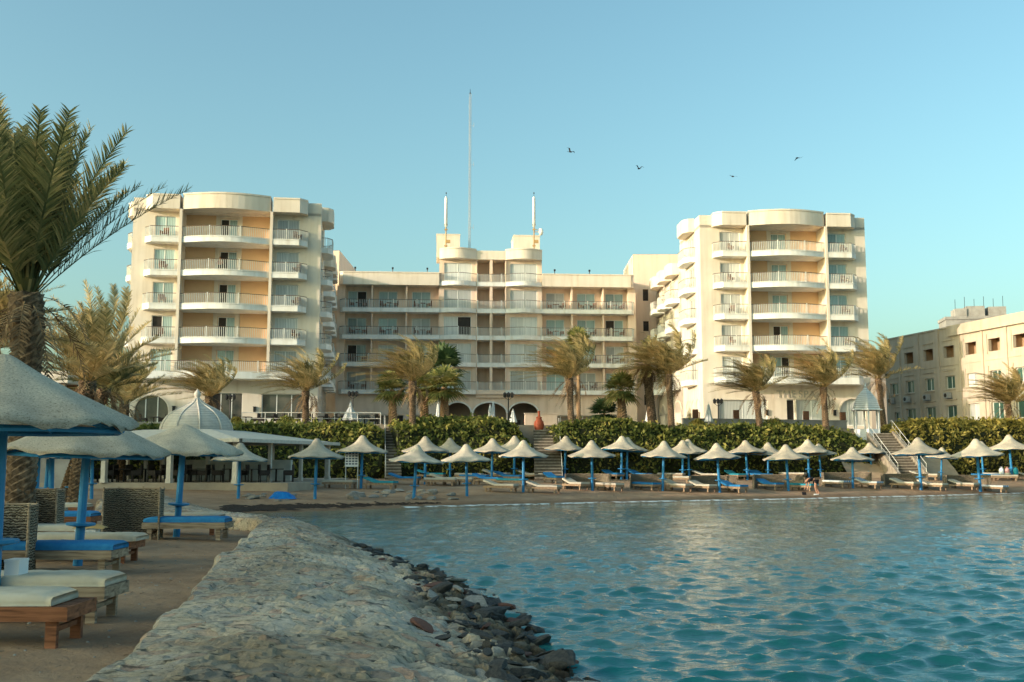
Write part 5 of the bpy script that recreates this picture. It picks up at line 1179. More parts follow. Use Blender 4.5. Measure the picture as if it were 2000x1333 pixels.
# ================================================================ PERGOLA
def pergola():
    cx, cy, zf = -18.9, 63.0, 1.06
    T = thing('domed_pergola', 'bleached wooden pergola with a ribbed onion dome behind the near umbrellas', 'pergola', (cx, cy, zf), math.radians(-14))
    R_ = 6.4; zr0, zr1 = 2.33, 3.0
    b = MB()
    for s_ in range(4):
        a = PI/2*s_; c_, sn = math.cos(a), math.sin(a)
        for k in range(22):
            t0, t1 = k/22, (k+.82)/22; r0 = R_+(2.1-R_)*t0; r1 = R_+(2.1-R_)*t1; z0 = zr0+(zr1-zr0)*t0; z1 = zr0+(zr1-zr0)*t1
            P = [(-r0, -r0, z0), (r0, -r0, z0), (r1, -r1, z1), (-r1, -r1, z1)]; Q = P+[(x, y, z-.04) for x, y, z in P]
            b.add([(x*c_-y*sn, x*sn+y*c_, z) for x, y, z in Q], [(0, 1, 2, 3), (4, 5, 6, 7), (0, 1, 5, 4), (2, 3, 7, 6)])
        P = [(-R_*1.02, -R_*1.02), (R_*1.02, -R_*1.02)]; Q = [(-R_, -R_-.12, zr0-.16), (R_, -R_-.12, zr0-.16), (R_, -R_, zr0-.16), (-R_, -R_, zr0-.16), (-R_, -R_-.12, zr0+.03), (R_, -R_-.12, zr0+.03), (R_, -R_, zr0+.03), (-R_, -R_, zr0+.03)]
        b.add([(x*c_-y*sn, x*sn+y*c_, z) for x, y, z in Q], [(0, 1, 2, 3), (4, 5, 6, 7), (0, 1, 5, 4), (2, 3, 7, 6)])
    b.build('slatted_roof', 'palewood', T)
    u = MB(); u.quad((-R_+.1, -R_+.1, zr0-.05), (R_-.1, -R_+.1, zr0-.05), (R_-.1, R_-.1, zr0-.05), (-R_+.1, R_-.1, zr0-.05)); u.build('ceiling_gap_shade', 'gap_shade', T)
    prof = [(2.12, 0), (2.06, .28), (1.93, .56), (1.72, .84), (1.42, 1.09), (1.05, 1.30), (.68, 1.48), (.38, 1.66), (.2, 1.84), (.1, 1.95)]
    d = MB(); n = 8; fine = []
    for (r0, z0), (r1, z1) in zip(prof[:-1], prof[1:]):
        m_ = max(1, int((z1-z0)/.085))
        for k in range(m_):
            for e in (0, .8): t = (k+e)/m_; fine.append((r0+(r1-r0)*t, z0+(z1-z0)*t))
    for i in range(0, len(fine)-1, 2):
        (r0, z0), (r1, z1) = fine[i], fine[i+1]
        for j in range(n):
            a0, a1 = 2*PI*(j+.5)/n, 2*PI*(j+1.5)/n
            ss = 5
            for q in range(ss):
                e0 = a0+(a1-a0)*q/ss; e1 = a0+(a1-a0)*(q+1)/ss
                d.quad((r0*math.cos(e0), r0*math.sin(e0), zr1+z0), (r0*math.cos(e1), r0*math.sin(e1), zr1+z0), (r1*math.cos(e1), r1*math.sin(e1), zr1+z1), (r1*math.cos(e0), r1*math.sin(e0), zr1+z1))
    d.build('dome', 'palewood', T)
    inn = MB(); inn.lathe([(r*.97, zr1+z) for r, z in prof], 24); inn.build('dome_gap_shade', 'gap_shade', T, True)
    for j in range(10):
        a = 2*PI*(j+.5)/10; rb = MB(); rb.tube([(r*1.015*math.cos(a), r*1.015*math.sin(a), zr1+z) for r, z in prof], .045, 6); rb.build('dome_rib', 'gap_shade' if j % 1 else 'palewood', T)
    f = MB(); f.lathe([(.1, 1.9), (.14, 1.98), (.19, 2.1), (.19, 2.22), (.12, 2.34), (.05, 2.42), (.0, 2.5)], 12, (0, 0, zr1)); f.build('finial', 'palewood', T)
    for x in (-5.9, -2.0, 2.0, 5.9):
        for y in (-5.9, -2.0, 2.0, 5.9):
            p = MB(); w_ = .13 if abs(y) > 5 else .09; p.box(x-w_, x+w_, y-w_, y+w_, 0, zr0-.05); p.box(x-w_-.03, x+w_+.03, y-w_-.03, y+w_+.03, 0, .22); p.build('post', 'palewood', T)
    lw = MB(); lw.box(-1.9, 5.2, 2.1, 2.35, 0, 1.25); lw.build('serving_counter', 'canvas', T)
    return T
pergola()
def chair_mesh(name, mt):
    b = MB(); b.box(-.28, .28, -.26, .26, .38, .46); b.box(-.28, .28, .22, .29, .46, .98); b.box(-.31, -.25, -.26, .24, .46, .66); b.box(.25, .31, -.26, .24, .46, .66)
    for x in (-.27, .22):
        for y in (-.26, .21): b.box(x, x+.05, y, y+.05, 0, .38)
    return b.build(name, mt)
CH = chair_mesh('rattan_chair', 'darkwicker'); CHU = []
def put(o0, used, label, cat, loc, rz, group, sc=1):
    o = o0 if not used else o0.copy()
    if used: COL.objects.link(o)
    used.append(1); o.location = loc; o.rotation_euler = (0, 0, rz); o.scale = (sc,)*3; return tag(o, label, cat, group)
tb = MB(); tb.box(-.42, .42, -.42, .42, .70, .75); tb.tube([(0, 0, .02), (0, 0, .7)], .05, 8); tb.box(-.25, .25, -.25, .25, 0, .03); TBL = tb.build('cafe_table', 'darkwicker'); TBU = []
R_ = random.Random(8); k = 0
SPOT = ['at the left white post of the pergola', 'left of the dark stone pillar under the pergola', 'under the left half of the pergola', 'left of the nearest blue pole under the pergola', 'right of the ragged umbrella pole', 'just left of the middle pergola post', 'right of the middle pergola post', 'right half of the pergola, before the hedge', 'before the right front corner post of the pergola']
for i, px in enumerate((192, 243, 285, 330, 372, 405, 450, 492, 540)):
    Y = 59.6+R_.uniform(-.6, .8); x = at(px, 900, Y).x
    put(TBL, TBU, 'dark cafe table %s' % SPOT[i], 'table', (x, Y, 1.06), .2, 'dark tables under the pergola')
    for s_ in (-1, 1): put(CH, CHU, 'dark armchair %s of the cafe table %s' % ('left' if s_ < 0 else 'right', SPOT[i].replace(' under the pergola', '')), 'chair', (x+s_*.72, Y+R_.uniform(-.2, .2), 1.06), s_*-1.4+R_.uniform(-.3, .3), 'dark rattan chairs under the pergola')
# terrace chairs and tables before the hotel
TS = ['behind the golden pergola palm', 'behind the round pale bush', 'before the wide window of the left block', 'left of the palm before the stairwell', 'right of the palm before the stairwell', 'left of the large closed white parasol', 'right of the large closed white parasol']
for i, px in enumerate((300, 480, 530, 560, 632, 662, 712)):
    Y = 83.5+R_.uniform(-.5, 1); x = at(px, 830, Y).x; put(TBL, TBU, 'dark terrace table %s' % TS[i], 'table', (x, Y, 5.0), 0, 'dark tables on the terrace')
    for s_ in (-1, 1): put(CH, CHU, 'dark chair %s of the terrace table %s' % ('left' if s_ < 0 else 'right', TS[i]), 'chair', (x+s_*.75, Y+R_.uniform(-.3, .3), 5.0), s_*-1.4+R_.uniform(-.4, .4), 'dark chairs on the terrace')
# balcony chairs
CB = chair_mesh('balcony_chair', 'brownwicker'); CBU = []; tb = MB(); tb.lathe([(0, .72), (.36, .72), (.36, .68), (0, .68)], 12); tb.tube([(0, 0, 0), (0, 0, .68)], .04, 6); BT = tb.build('balcony_table', 'brownwicker'); BTU = []
ORD = ['lowest', 'second lowest', 'second highest', 'highest']
def on(parent_loc, rz, lx, ly, lz): return (parent_loc[0]+lx*math.cos(rz)-ly*math.sin(rz), parent_loc[1]+lx*math.sin(rz)+ly*math.cos(rz), parent_loc[2]+lz)
cl = (-19.7, 117, TZ); cr = math.radians(4)
BAYN = ['leftmost', 'second from left', 'third from left', 'third from right', 'second from right', 'rightmost']
for k in range(4):
    for j, (a, b_) in enumerate([(.9, 3.85), (4.0, 7.7), (7.85, 11.4), (23.1, 26.5), (26.65, 30.1), (30.25, 33.1)]):
        if (k, j) in ((1, 1), (0, 3)): continue
        c = (a+b_)/2; z = H0+.45+k*ST; put(BT, BTU, 'round balcony table, %s bay, %s row of the central block' % (BAYN[j], ORD[k]), 'table', on(cl, cr, c, .1, z), 0, 'balcony tables')
        for s_, nm in ((-1, 'left'), (1, 'right')): put(CB, CBU, '%s brown chair, %s bay, %s balcony row, central block' % (nm, BAYN[j], ORD[k]), 'chair', on(cl, cr, c+s_*.72, .15+R_.uniform(-.15, .15), z), s_*-1.3+R_.uniform(-.4, .4), 'brown chairs on the balconies')
for (loc_, rz_, W_, fl_, nm_) in (((-34.6, 94, TZ), math.radians(8), 17.2, True, 'left'), ((18.4, 101, TZ), math.radians(4), 16.6, False, 'right')):
    for k in range(1, 5):
        for sx, lx in (('left', 2.9), ('right', W_-2.4)):
            if fl_ and False: pass
            z = H0+.5+k*ST; on_ = ['', 'lowest', 'second lowest', 'second highest', 'top'][k]
            put(CB, CBU, 'brown chair on the %s small %s balcony of the %s hotel block' % (on_, sx, nm_), 'chair', on(loc_, rz_, lx, -.55, z), R_.uniform(-1, 1), 'brown chairs on the balconies')
# ================================================================ STAIRS, GAZEBO, SMALL THINGS
def stairs(label, foot, top, wdt, walls=True, rails=(-1, 1)):
    f = Vector(foot); t = Vector(top); d = Vector((t.x-f.x, t.y-f.y, 0)); run = d.length; rz = math.atan2(d.y, d.x)-PI/2; H = t.z-f.z
    T = thing('stone_staircase', label, 'staircase', f, rz); n = max(6, int(H/.21)); b = MB(); R_ = random.Random(n)
    for i in range(n):
        z1 = H*(i+1)/n; b.box(-wdt/2, wdt/2, run*i/n, run*(i+1)/n, -.5, z1-.07, 1); b.box(-wdt/2-.01, wdt/2+.01, run*i/n-.05, run*(i+1)/n-.002, z1-.069, z1)
    b.box(-wdt/2, wdt/2, run, run+2.2, -.5, H-.004); b.build('steps', ['stone', 'riser'], T)
    if walls:
        for sx in (-1, 1):
            w_ = MB(); x = sx*(wdt/2+.13); P = [(-.1, -.3), (-.1, .45), (run, H+.3), (run+.4, H+.3), (run+.4, -.3)]
            w_.add([(x-.12, y, z) for y, z in P]+[(x+.12, y, z) for y, z in P], [tuple(range(5)), tuple(range(5, 10))]+[(i, (i+1) % 5, 5+(i+1) % 5, 5+i) for i in range(5)]); w_.build('side_wall', 'stone', T)
    for sx in rails:
        h_ = MB(); x = sx*(wdt/2-.05 if not walls else wdt/2+.13); zo = .3 if walls else 0
        h_.tube([(x, .1, .9+zo), (x, run, H+.9+zo*.5), (x, run+.5, H+.9+zo*.5)], .02, 6); h_.tube([(x, .1, .45+zo), (x, run, H+.45+zo*.5)], .012, 5)
        for k in range(5): y = .1+(run-.1)*k/4; h_.tube([(x, y, H*y/run), (x, y, H*y/run+.9+zo*.8)], .014, 5)
        h_.build('handrail', 'rail', T)
    return T
def gxyz(px, py, Y): p = at(px, py, Y); return p
x0 = at(768, 900, 73.5).x; x1 = at(766, 900, 80).x
stairs('narrow stone stairs with a white rail between the two left hedges', (x0, 73.6, gz(x0, 73.6)), (x1, 79.4, 4.75), 1.15, walls=False, rails=(-1,))
x0 = at(1072, 900, 74.5).x; x1 = at(1068, 900, 80).x
stairs('wide stone stairs rising to the big red jar', (x0, 74.6, gz(x0, 74.6)), (x1, 80.6, 4.6), 2.0, walls=False, rails=(1,))
p0 = at(1785, 925, 80); p1 = at(1722, 842, 87)
stairs('sunlit stone stairs climbing diagonally to the white gazebo', (p0.x, 80.2, gz(p0.x, 80.2)), (p1.x-.2, 87.0, 4.5), 1.9)
R_ = random.Random(2)
# earth bank between the hedges beside the gazebo stairs
Xb, Yb = np.meshgrid(np.linspace(26, 35.5, 40), np.linspace(81.5, 91, 40)); Zb = np.clip(1.0+(Yb-82.5-(Xb-30)*.25)*.62, .2, 4.9)+.25*fbm(Xb*.9, Yb*.9, 3, 77)
tag(gridmesh('earth_bank', Xb, Yb, np.minimum(Zb, 4.85), mat('bank_earth', (.45, .33, .22), .95, (.36, .26, .17), 1.5, .8, 8)), kind='structure')
def gazebo():
    p = at(1693, 836, 87.5); T = thing('gazebo', 'small white gazebo with a slatted onion roof above the diagonal stairs', 'gazebo', (p.x, 87.5, 4.75), .35); T.scale = (.84, .84, 1); z0 = 1.75; zf = 0
    b = MB(); n = 6; prof = [(1.42, 1.72), (1.36, 1.9), (1.22, 2.25), (1.05, 2.6), (.80, 2.92), (.5, 3.2), (.25, 3.4), (.1, 3.6)]; fine = []
    for (r0, a), (r1, c) in zip(prof[:-1], prof[1:]):
        m_ = max(1, round((c-a)/.16))
        for k in range(m_):
            for e in (0, .78): t = (k+e)/m_; fine.append((r0+(r1-r0)*t, a+(c-a)*t))
    for i in range(0, len(fine), 2):
        (r0, a), (r1, c) = fine[i], fine[i+1]
        b.lathe([(r0+.03, a), (r1, c)], n)
    b.build('slatted_roof', 'canvas', T)
    q = MB(); q.lathe([(r*.95, z) for r, z in prof], n); q.build('roof_gap_shade', 'gap_shade', T); q = MB(); q.lathe([(1.62, 1.66), (1.62, 1.74), (1.35, 1.76), (1.35, 1.66), (1.62, 1.66)], n); q.build('eave', 'canvas', T)
    q = MB(); q.lathe([(.05, 3.5), (.12, 3.7), (.05, 3.85), (0, 4.1)], 8); q.build('finial', 'canvas', T)
    for j in range(n):
        a = 2*PI*j/n; c = 2*PI*(j+1)/n; q = MB(); x, y = 1.25*math.cos(a), 1.25*math.sin(a); q.box(x-.06, x+.06, y-.06, y+.06, -.8, 1.68); q.build('post', 'canvas', T)
        if j != 5:
            q = MB(); x2, y2 = 1.25*math.cos(c), 1.25*math.sin(c); q.add([(x, y, -.8), (x2, y2, -.8), (x2, y2, .1), (x, y, .1), (x*.96, y*.96, -.8), (x2*.96, y2*.96, -.8), (x2*.96, y2*.96, .1), (x*.96, y*.96, .1)], [(0, 1, 2, 3), (4, 5, 6, 7), (2, 3, 7, 6), (0, 1, 5, 4)]); q.build('panel', 'plastic', T)
gazebo()
# low walls and terrace edge
def low_wall(label, a, b_, h, th, mt, z0, name='low_wall'):
    a = Vector(a); b_ = Vector(b_); d = b_-a; L_ = d.length; T = MB(); T.box(0, L_, -th/2, th/2, 0, h); T.box(-.03, L_+.03, -th/2-.05, th/2+.05, h+.001, h+.07); o = T.build(name, mt); o.location = (a.x, a.y, z0); o.rotation_euler = (0, 0, math.atan2(d.y, d.x)); return tag(o, label, 'wall')
low_wall('low grey terrace wall in front of the right hotel block', (at(1335, 900, 88).x, 88.0), (at(1655, 900, 93).x, 93.0), .75, .25, 'concrete', 4.98)
low_wall('short pinkish wall at the head of the wide stairs behind the red jar', (at(1025, 900, 84).x, 84.0), (at(1088, 900, 84.5).x, 84.5), 1.0, .25, 'pink', 4.98)
low_wall('pale wall behind the blue poles at the far left of the sand', (-34.0, 58.5), (-23.6, 57.8), 2.6, .3, 'concrete', .7, 'boundary_wall')
def rail_fence(label, a, b_, z0):
    a = Vector(a); b_ = Vector(b_); d = b_-a; L_ = d.length; T = thing('terrace_railing', label, 'railing', (a.x, a.y, z0), math.atan2(d.y, d.x)); n = int(L_/1.6)
    for i in range(n+1): q = MB(); q.tube([(L_*i/n, 0, 0), (L_*i/n, 0, .95)], .03, 5); q.build('post', 'rail', T)
    q = MB(); q.tube([(0, 0, .95), (L_, 0, .95)], .03, 5); q.tube([(0, 0, .5), (L_, 0, .5)], .02, 5); q.build('bar', 'rail', T)
rail_fence('white pipe railing on the terrace before the arcade, left of the narrow stairs', (at(470, 900, 80.5).x, 80.5), (at(742, 900, 81).x, 81.0), 4.98)
def urn(label, px, Y, z0, sc, neck=1):
    x = at(px, 900, Y).x; T = thing('terracotta_jar', label, 'jar', (x, Y, z0)); T.scale = (sc,)*3
    b = MB(); b.lathe([(0, 0), (.20, .0), (.22, .05), (.30, .25), (.42, .6), (.47, .9), (.44, 1.15), (.33, 1.32), (.27, 1.40), (.26, 1.55), (.30, 1.62), (.26, 1.66), (.0, 1.6)], 24); b.build('body', 'terra', T, True)
    for z, r in ((.62, .435), (.95, .475), (1.18, .43)): q = MB(); q.lathe([(r, z), (r+.02, z+.025), (r, z+.05)], 24); q.build('raised_band', 'terra', T, True)
    if neck: q = MB(); q.lathe([(.18, 1.62), (.12, 1.75), (.10, 2.1), (.13, 2.2), (.0, 2.25)], 16); q.build('tall_neck', 'terra', T, True)
    return T
urn('big red terracotta jar with a tall neck at the top of the wide stairs', 1053, 80.9, 4.25, .82)
urn('small dark red terracotta jar left of the big one', 1028, 84.5, 5.0, .45, 0)
def parasol(label, px, Y, h, w_):
    x = at(px, 900, Y).x; T = thing('closed_parasol', label, 'parasol', (x, Y, 5.0), 0, 'closed white parasols on the terrace'); b = MB(); n = 16; vs = []
    prof = [(.02, h), (.08, h*.93), (.13, h*.75), (w_*.7, h*.5), (w_, h*.25), (w_*.9, h*.22)]
    for r, z in prof:
        for j in range(n): a = 2*PI*j/n; rr = r*(1+.22*(j % 2)); vs.append((rr*math.cos(a), rr*math.sin(a), z))
    b.add(vs, [(i*n+j, i*n+(j+1) % n, (i+1)*n+(j+1) % n, (i+1)*n+j) for i in range(len(prof)-1) for j in range(n)]); b.build('folded_canvas', 'canvas', T); q = MB(); q.tube([(0, 0, 0), (0, 0, h+.1)], .03, 6); q.build('pole', 'rail', T)
for a_ in (('large closed white parasol spreading like a tent left of the stairs head', 683, 83, 1.9, .55), ('closed white parasol at the pillar between the left arcade and the open arches', 855, 92, 2.3, .25), ('pair mate closed parasol, bluish, in front of the middle open arch', 957, 92, 2.1, .22), ('slim bright closed parasol in front of the middle open arch', 963, 90, 2.3, .2), ('short closed cream parasol before the pillar right of the middle arch', 1002, 84, 1.3, .3), ('closed white parasol before the dark doorway of the right link wing', 1268, 92, 2.2, .3), ('closed white parasol before the corner of the right hotel block', 1386, 86, 1.9, .3)): parasol(*a_)
def lantern(label, px, Y, h):
    x = at(px, 900, Y).x; T = thing('terrace_lamp', label, 'lamp post', (x, Y, 5.0), 0, 'iron lamp posts on the terrace'); b = MB(); b.tube([(0, 0, 0), (0, 0, h)], .05, 8); b.lathe([(.16, 0), (.1, .15), (.05, .2)], 10); b.build('post', 'iron', T)
    for dx in (-.3, 0, .3):
        q = MB(); q.lathe([(.05, h+.02), (.13, h+.08), (.15, h+.36), (.06, h+.46), (0, h+.5)], 6, (dx, 0, 0)); q.tube([(0, 0, h-.2), (dx, 0, h+.02)], .02, 5); q.build('lantern', 'iron', T)
for a_ in (('three armed iron lamp post left of the small shaggy fan palm', 687, 88, 2.6), ('three armed iron lamp post before the pillar right of the middle open arch', 993, 88, 2.5), ('iron lamp post before the wide window of the right hotel block', 1405, 92, 2.2), ('iron lamp post before the window of the left hotel block beside the golden palm', 446, 86, 2.2)): lantern(*a_)
def speaker(label, px, Y, z): 
    x = at(px, 900, Y).x; b = MB(); b.box(-.22, .22, -.2, .2, 0, .75); b.box(-.18, .18, -.21, -.201, .08, .66); o = b.build('wooden_planter', 'brownwicker'); o.location = (x, Y, z); tag(o, label, 'planter', 'brown planters on the terrace')
for a_ in (('brown planter on the low wall before the side arches of the right block', 1360, 88.4, 5.8), ('brown planter on the low wall before the wide window of the right block', 1440, 89.6, 5.8), ('brown planter on the low wall right of the spa doors', 1577, 91.7, 5.8), ('brown planter at the arched window beside the gazebo', 1649, 93.4, 5.8)): speaker(*a_)
# pot plants inside the arcade
for i, (px, lb) in enumerate(((905, 'dark potted shrub inside the left open arch'), (960, 'dark potted shrub inside the middle open arch'), (1005, 'dark potted shrub inside the right open arch'))): bush(lb, px, 800, 116.2, .65, 90+i, 'fandark', 5.3)
# notice board, bins, jugs, tarpaulin
def notice():
    g = ground(687, 950, 45, 80); Y = UPOS[9+12][1]-.3; x = at(687, 900, Y).x; z = gz(x, Y); T = thing('notice_board', 'white notice board with rows of small dark panels under a thatched umbrella', 'notice board', (x, Y, z)); w_ = 26/FPX*Y; zb = at(687, 912, Y).z-z; zt = at(687, 882, Y).z-z
    b = MB(); b.box(-w_/2, w_/2, 0, .04, zb, zt); b.build('panel', 'paper', T); q = MB()
    for r in range(5):
        for c in range(4): q.box(-w_/2+.04+c*w_*.235, -w_/2+.04+c*w_*.235+w_*.17, -.006, -.002, zb+.12+r*(zt-zb)*.17, zb+.12+r*(zt-zb)*.17+.09)
    q.build('printed_rows', 'ink', T)
    for s_ in (-1, 1): q = MB(); q.tube([(s_*w_*.45, .07, 0), (s_*w_*.45, .07, zt)], .025, 6); q.build('leg', 'rail', T)
notice()
def binn(label, px, fy, h, r, lid, body):
    g = ground(px, fy, 50, 84); T = thing('litter_bin', label, 'bin', g); b = MB(); b.lathe([(0, .02), (r*.8, .02), (r, h), (r*.9, h), (r*.8, .1)], 14); b.build('barrel', body, T); q = MB(); q.lathe([(r*1.25, h), (r*1.3, h+.06), (r*1.0, h+.16), (0, h+.2)], 14); q.build('lid', lid, T)
binn('blue lidded bin right of the notice board umbrella', 721, 932, .95, .28, 'binblue', 'binblack'); binn('blue lidded bin at the right foot of the wide stairs', 1142, 924, .95, .3, 'binblue', 'steel'); binn('dark green bin behind the pebbly waterline umbrella', 822, 930, 1.1, .32, 'binblack', 'binblack')
for lb, px, m_ in (('white drink can cooler at the right edge umbrella', 1955, 'plastic'), ('pink drink cooler beside the white one', 1966, 'pinkp'), ('teal drink cooler hugging the right edge umbrella pole', 1983, 'tealcush')):
    Y = UPOS[-1][1]-.6; x = at(px, 900, Y).x; z = gz(x, Y); b = MB(); b.lathe([(0, 0), (.17, 0), (.18, .05), (.18, .38), (.12, .46), (.06, .48), (.06, .53), (0, .53)], 14); b.tube([(-.12, 0, .44), (-.08, 0, .58), (.08, 0, .58), (.12, 0, .44)], .015, 5); o = b.build('drink_cooler', m_, None, True); o.location = (x, Y, z+.42); tag(o, lb, 'cooler', 'coolers on the bench')
Y = UPOS[-1][1]-.6; b = MB(); b.box(-.8, .8, -.25, .25, .36, .41); 
for sx in (-.7, .7): b.box(sx-.04, sx+.04, -.2, .2, 0, .36)
o = b.build('bench', 'wood_far'); o.location = (at(1966, 900, Y).x, Y, gz(at(1966, 900, Y).x, Y)); tag(o, 'low plank bench carrying the white and pink coolers', 'bench')
g = ground(550, 974, 45, 70); n = 26; u, v = np.meshgrid(np.linspace(-1, 1, n), np.linspace(-1, 1, n)); Zt = np.clip(.36*(1-np.abs(u)**2.4)*(1-np.abs(v)**2.4)+.28*fbm(u*2.2+5, v*2.2, 4, 3), .01, 1)
o = gridmesh('blue_tarpaulin', u*.72+.15*fbm(u*2, v*2, 2, 8), v*.5, Zt, M['tarp'], False); o.location = (g.x, g.y, g.z-.02); tag(o, 'crumpled bright blue tarpaulin heap on the rocky sand', 'tarpaulin')
# rocks: riprap below the embankment and stones on the left beach
def rock_mesh(seed, flat=.5):
    R_ = np.random.RandomState(seed); bm_ = []; import bmesh
    bm = bmesh.new(); bmesh.ops.create_icosphere(bm, subdivisions=2, radius=1); pl = R_.randn(13, 3); pl /= np.linalg.norm(pl, axis=1)[:, None]; dd = .42+.32*R_.rand(13)
    for v in bm.verts:
        p = np.array(v.co)
        for a, c in zip(pl, dd):
            t = p@a
            if t > c: p = p-a*(t-c)
        p = p*(1+.02*R_.randn()); v.co = (p[0]*1.45, p[1]*1.05, p[2]*flat*1.3)
    me = bpy.data.meshes.new('riprap_rock'); bm.to_mesh(me); bm.free(); return me
RM = [rock_mesh(s_, .35+.3*(s_ % 3)/2) for s_ in range(12)]; 
for i, me in enumerate(RM): me.materials.append(M['rock'])
RM2 = [m_.copy() for m_ in RM[:3]]; RM3 = [m_.copy() for m_ in RM[:5]]
for m_ in RM2: m_.materials.clear(); m_.materials.append(M['rockr'])
for m_ in RM3: m_.materials.clear(); m_.materials.append(M['rockl'])
R_ = random.Random(12); RN = 0; zones = [((8, 12), 'of the rock band, bottom corner'), ((12, 16), 'of the rock band, below its middle'), ((16, 21), 'of the rock band, at its bulge'), ((21, 25.5), 'of the rock band, at its far tip')]
for (ya, yb), nm in zones:
    for k in range(int((yb-ya)*17)):
        yy = R_.uniform(ya, yb); lo = .83 if yy > 16 else .70+.03*(yy-8)/2; lo = max(lo, .9-(25.5-yy)*.055) if yy > 19 else lo; t = R_.uniform(lo, 1.09) if R_.random() < .85 else R_.uniform(lo-.12, lo); x, y, z = emb_at(t, yy); red = R_.random() < .09; pale = not red and R_.random() < .12
        me = R_.choice(RM2 if red else (RM3 if pale else RM)); o = bpy.data.objects.new('riprap_rock', me); COL.objects.link(o); s_ = R_.uniform(.06, .16)*(1.25 if t > .95 else 1)
        o.location = (x, y, max(z, -.06)+s_*.12); o.rotation_euler = (R_.uniform(-.5, .5), R_.uniform(-.3, .6), R_.uniform(0, 6.3)); o.scale = (s_*1.25, s_, s_*.75); kd = ('large ' if s_ > .13 else ('small ' if s_ < .09 else ''))+('reddish' if red else ('pale grey' if pale else 'dark slate')); nm2 = ('in the water' if t > 1.0 else ('at the upper edge' if t < .87 else 'in the middle')); nm2 = nm2+' '+nm; tag(o, '%s rock %s' % (kd, nm2), 'rock', '%s rocks %s' % (kd, nm2))
for k in range(46):
    px = R_.choice((R_.uniform(455, 600), R_.uniform(680, 780), R_.uniform(780, 900))); py = R_.uniform(961, 981) if px < 600 else R_.uniform(960, 978); g = ground(px, py, 44, 66); me = R_.choice(RM3); o = bpy.data.objects.new('beach_rock', me); COL.objects.link(o); s_ = R_.uniform(.10, .34)
    o.location = (g.x, g.y, g.z+s_*.1); o.rotation_euler = (R_.uniform(-.3, .3), 0, R_.uniform(0, 6.3)); o.scale = (s_*1.3, s_, s_); zn = 'around the lone pergola umbrella' if px < 600 else ('on the sand below the notice board' if px < 780 else 'around the pebbly waterline umbrella'); tag(o, 'pale beach stone %s' % zn, 'rock', 'pale stones '+zn)
# scattered pebbles and bits of reed on the near sand
b = MB()
for k in range(520):
    yy = R_.uniform(8.5, 34); xr = float(np.interp(yy, [p[1] for p in EL_PTS[:7]], [p[0] for p in EL_PTS[:7]]))-.1; x = xr-abs(R_.gauss(0, 2.2)); z = gz(x, yy); s_ = R_.uniform(.006, .022)
    if R_.random() < .45: a = R_.uniform(0, 3); l = R_.uniform(.03, .11); b.tube([(x, yy, z+.006), (x+l*math.cos(a), yy+l*math.sin(a), z+.01)], .004, 4, 1)
    else: b.lathe([(0, -s_*.3), (s_, 0), (s_*.7, s_*.6), (0, s_*.8)], 6, (x, yy, z), 0)
tag(b.build('beach_debris', ['rockl', 'wood_grey']), 'scattered pebbles and reed bits on the sand beside the embankment', kind='stuff')
# seaweed line
b = MB()
for k in range(420):
    u = R_.random()**1.2; px = 440+u*420; py = 994-u*11+R_.gauss(0, 2.2*(1.3-u)); g = ground(px, py, 40, 60); s_ = R_.uniform(.08, .34)*(1.25-u); z = max(g.z, .02); n = 7; a0 = R_.uniform(0, 6); vs = [(g.x, g.y, z+.05)]
    for j in range(n): a = a0+2*PI*j/n; rr = s_*R_.uniform(.6, 1.3); vs.append((g.x+rr*1.7*math.cos(a), g.y+rr*math.sin(a), z-.01))
    b.add(vs, [(0, 1+j, 1+(j+1) % n) for j in range(n)])
tag(b.build('seaweed', 'weed'), 'dark line of washed up seaweed along the left shore', kind='stuff')
# small cabin roof behind the palms at the left
T = thing('beach_cabin', 'small cream roofed cabin half hidden behind the golden palms at the left', 'cabin', (at(88, 760, 62).x, 62, 1.0)); b = MB(); zt = at(90, 748, 62).z-1.0; b.box(-1.0, 1.3, 0, 2.5, zt, zt+.7); b.build('roof', 'cream', T)
for x in (-.8, 1.0): q = MB(); q.box(x-.12, x+.12, .1, .35, 0, zt); q.build('post', 'wood_grey', T)
q = MB(); q.box(-.9, 1.2, 1.6, 1.8, 0, zt-.02); q.build('back_wall', 'wood_red', T)
# birds
def bird(label, px, py, Y, rz, flap):
    p = at(px, py, Y); T = MB(); s_ = .42; T.lathe([(0, -.5*s_), (.08*s_, -.35*s_), (.13*s_, 0), (.08*s_, .3*s_), (0, .45*s_)], 8); T.v = [(v[0], v[2], v[1]) for v in T.v]
    for sd in (-1, 1): T.add([(sd*.05*s_, -.15*s_, 0), (sd*.55*s_, -.2*s_, flap*s_*.45), (sd*1.05*s_, .1*s_, flap*s_*.3), (sd*.55*s_, .18*s_, flap*s_*.43), (sd*.05*s_, .2*s_, 0)], [(0, 1, 2, 3, 4)])
    T.add([(0, .4*s_, 0), (-.15*s_, .72*s_, 0), (.15*s_, .72*s_, 0)], [(0, 1, 2)]); o = T.build('bird', 'black'); o.location = p; o.rotation_euler = (.3, .3*flap, rz); tag(o, label, 'bird', 'dark birds in the sky')
bird('leftmost dark bird in the sky, wings raised', 1114, 297, 70, .8, .9); bird('dark bird second from the left, wings folded in a curve', 1248, 330, 78, -.6, 1.2); bird('lowest dark bird, gliding with level wings', 1431, 345, 70, .3, .25); bird('rightmost dark bird, banking upward', 1557, 309, 70, -.9, -.5)
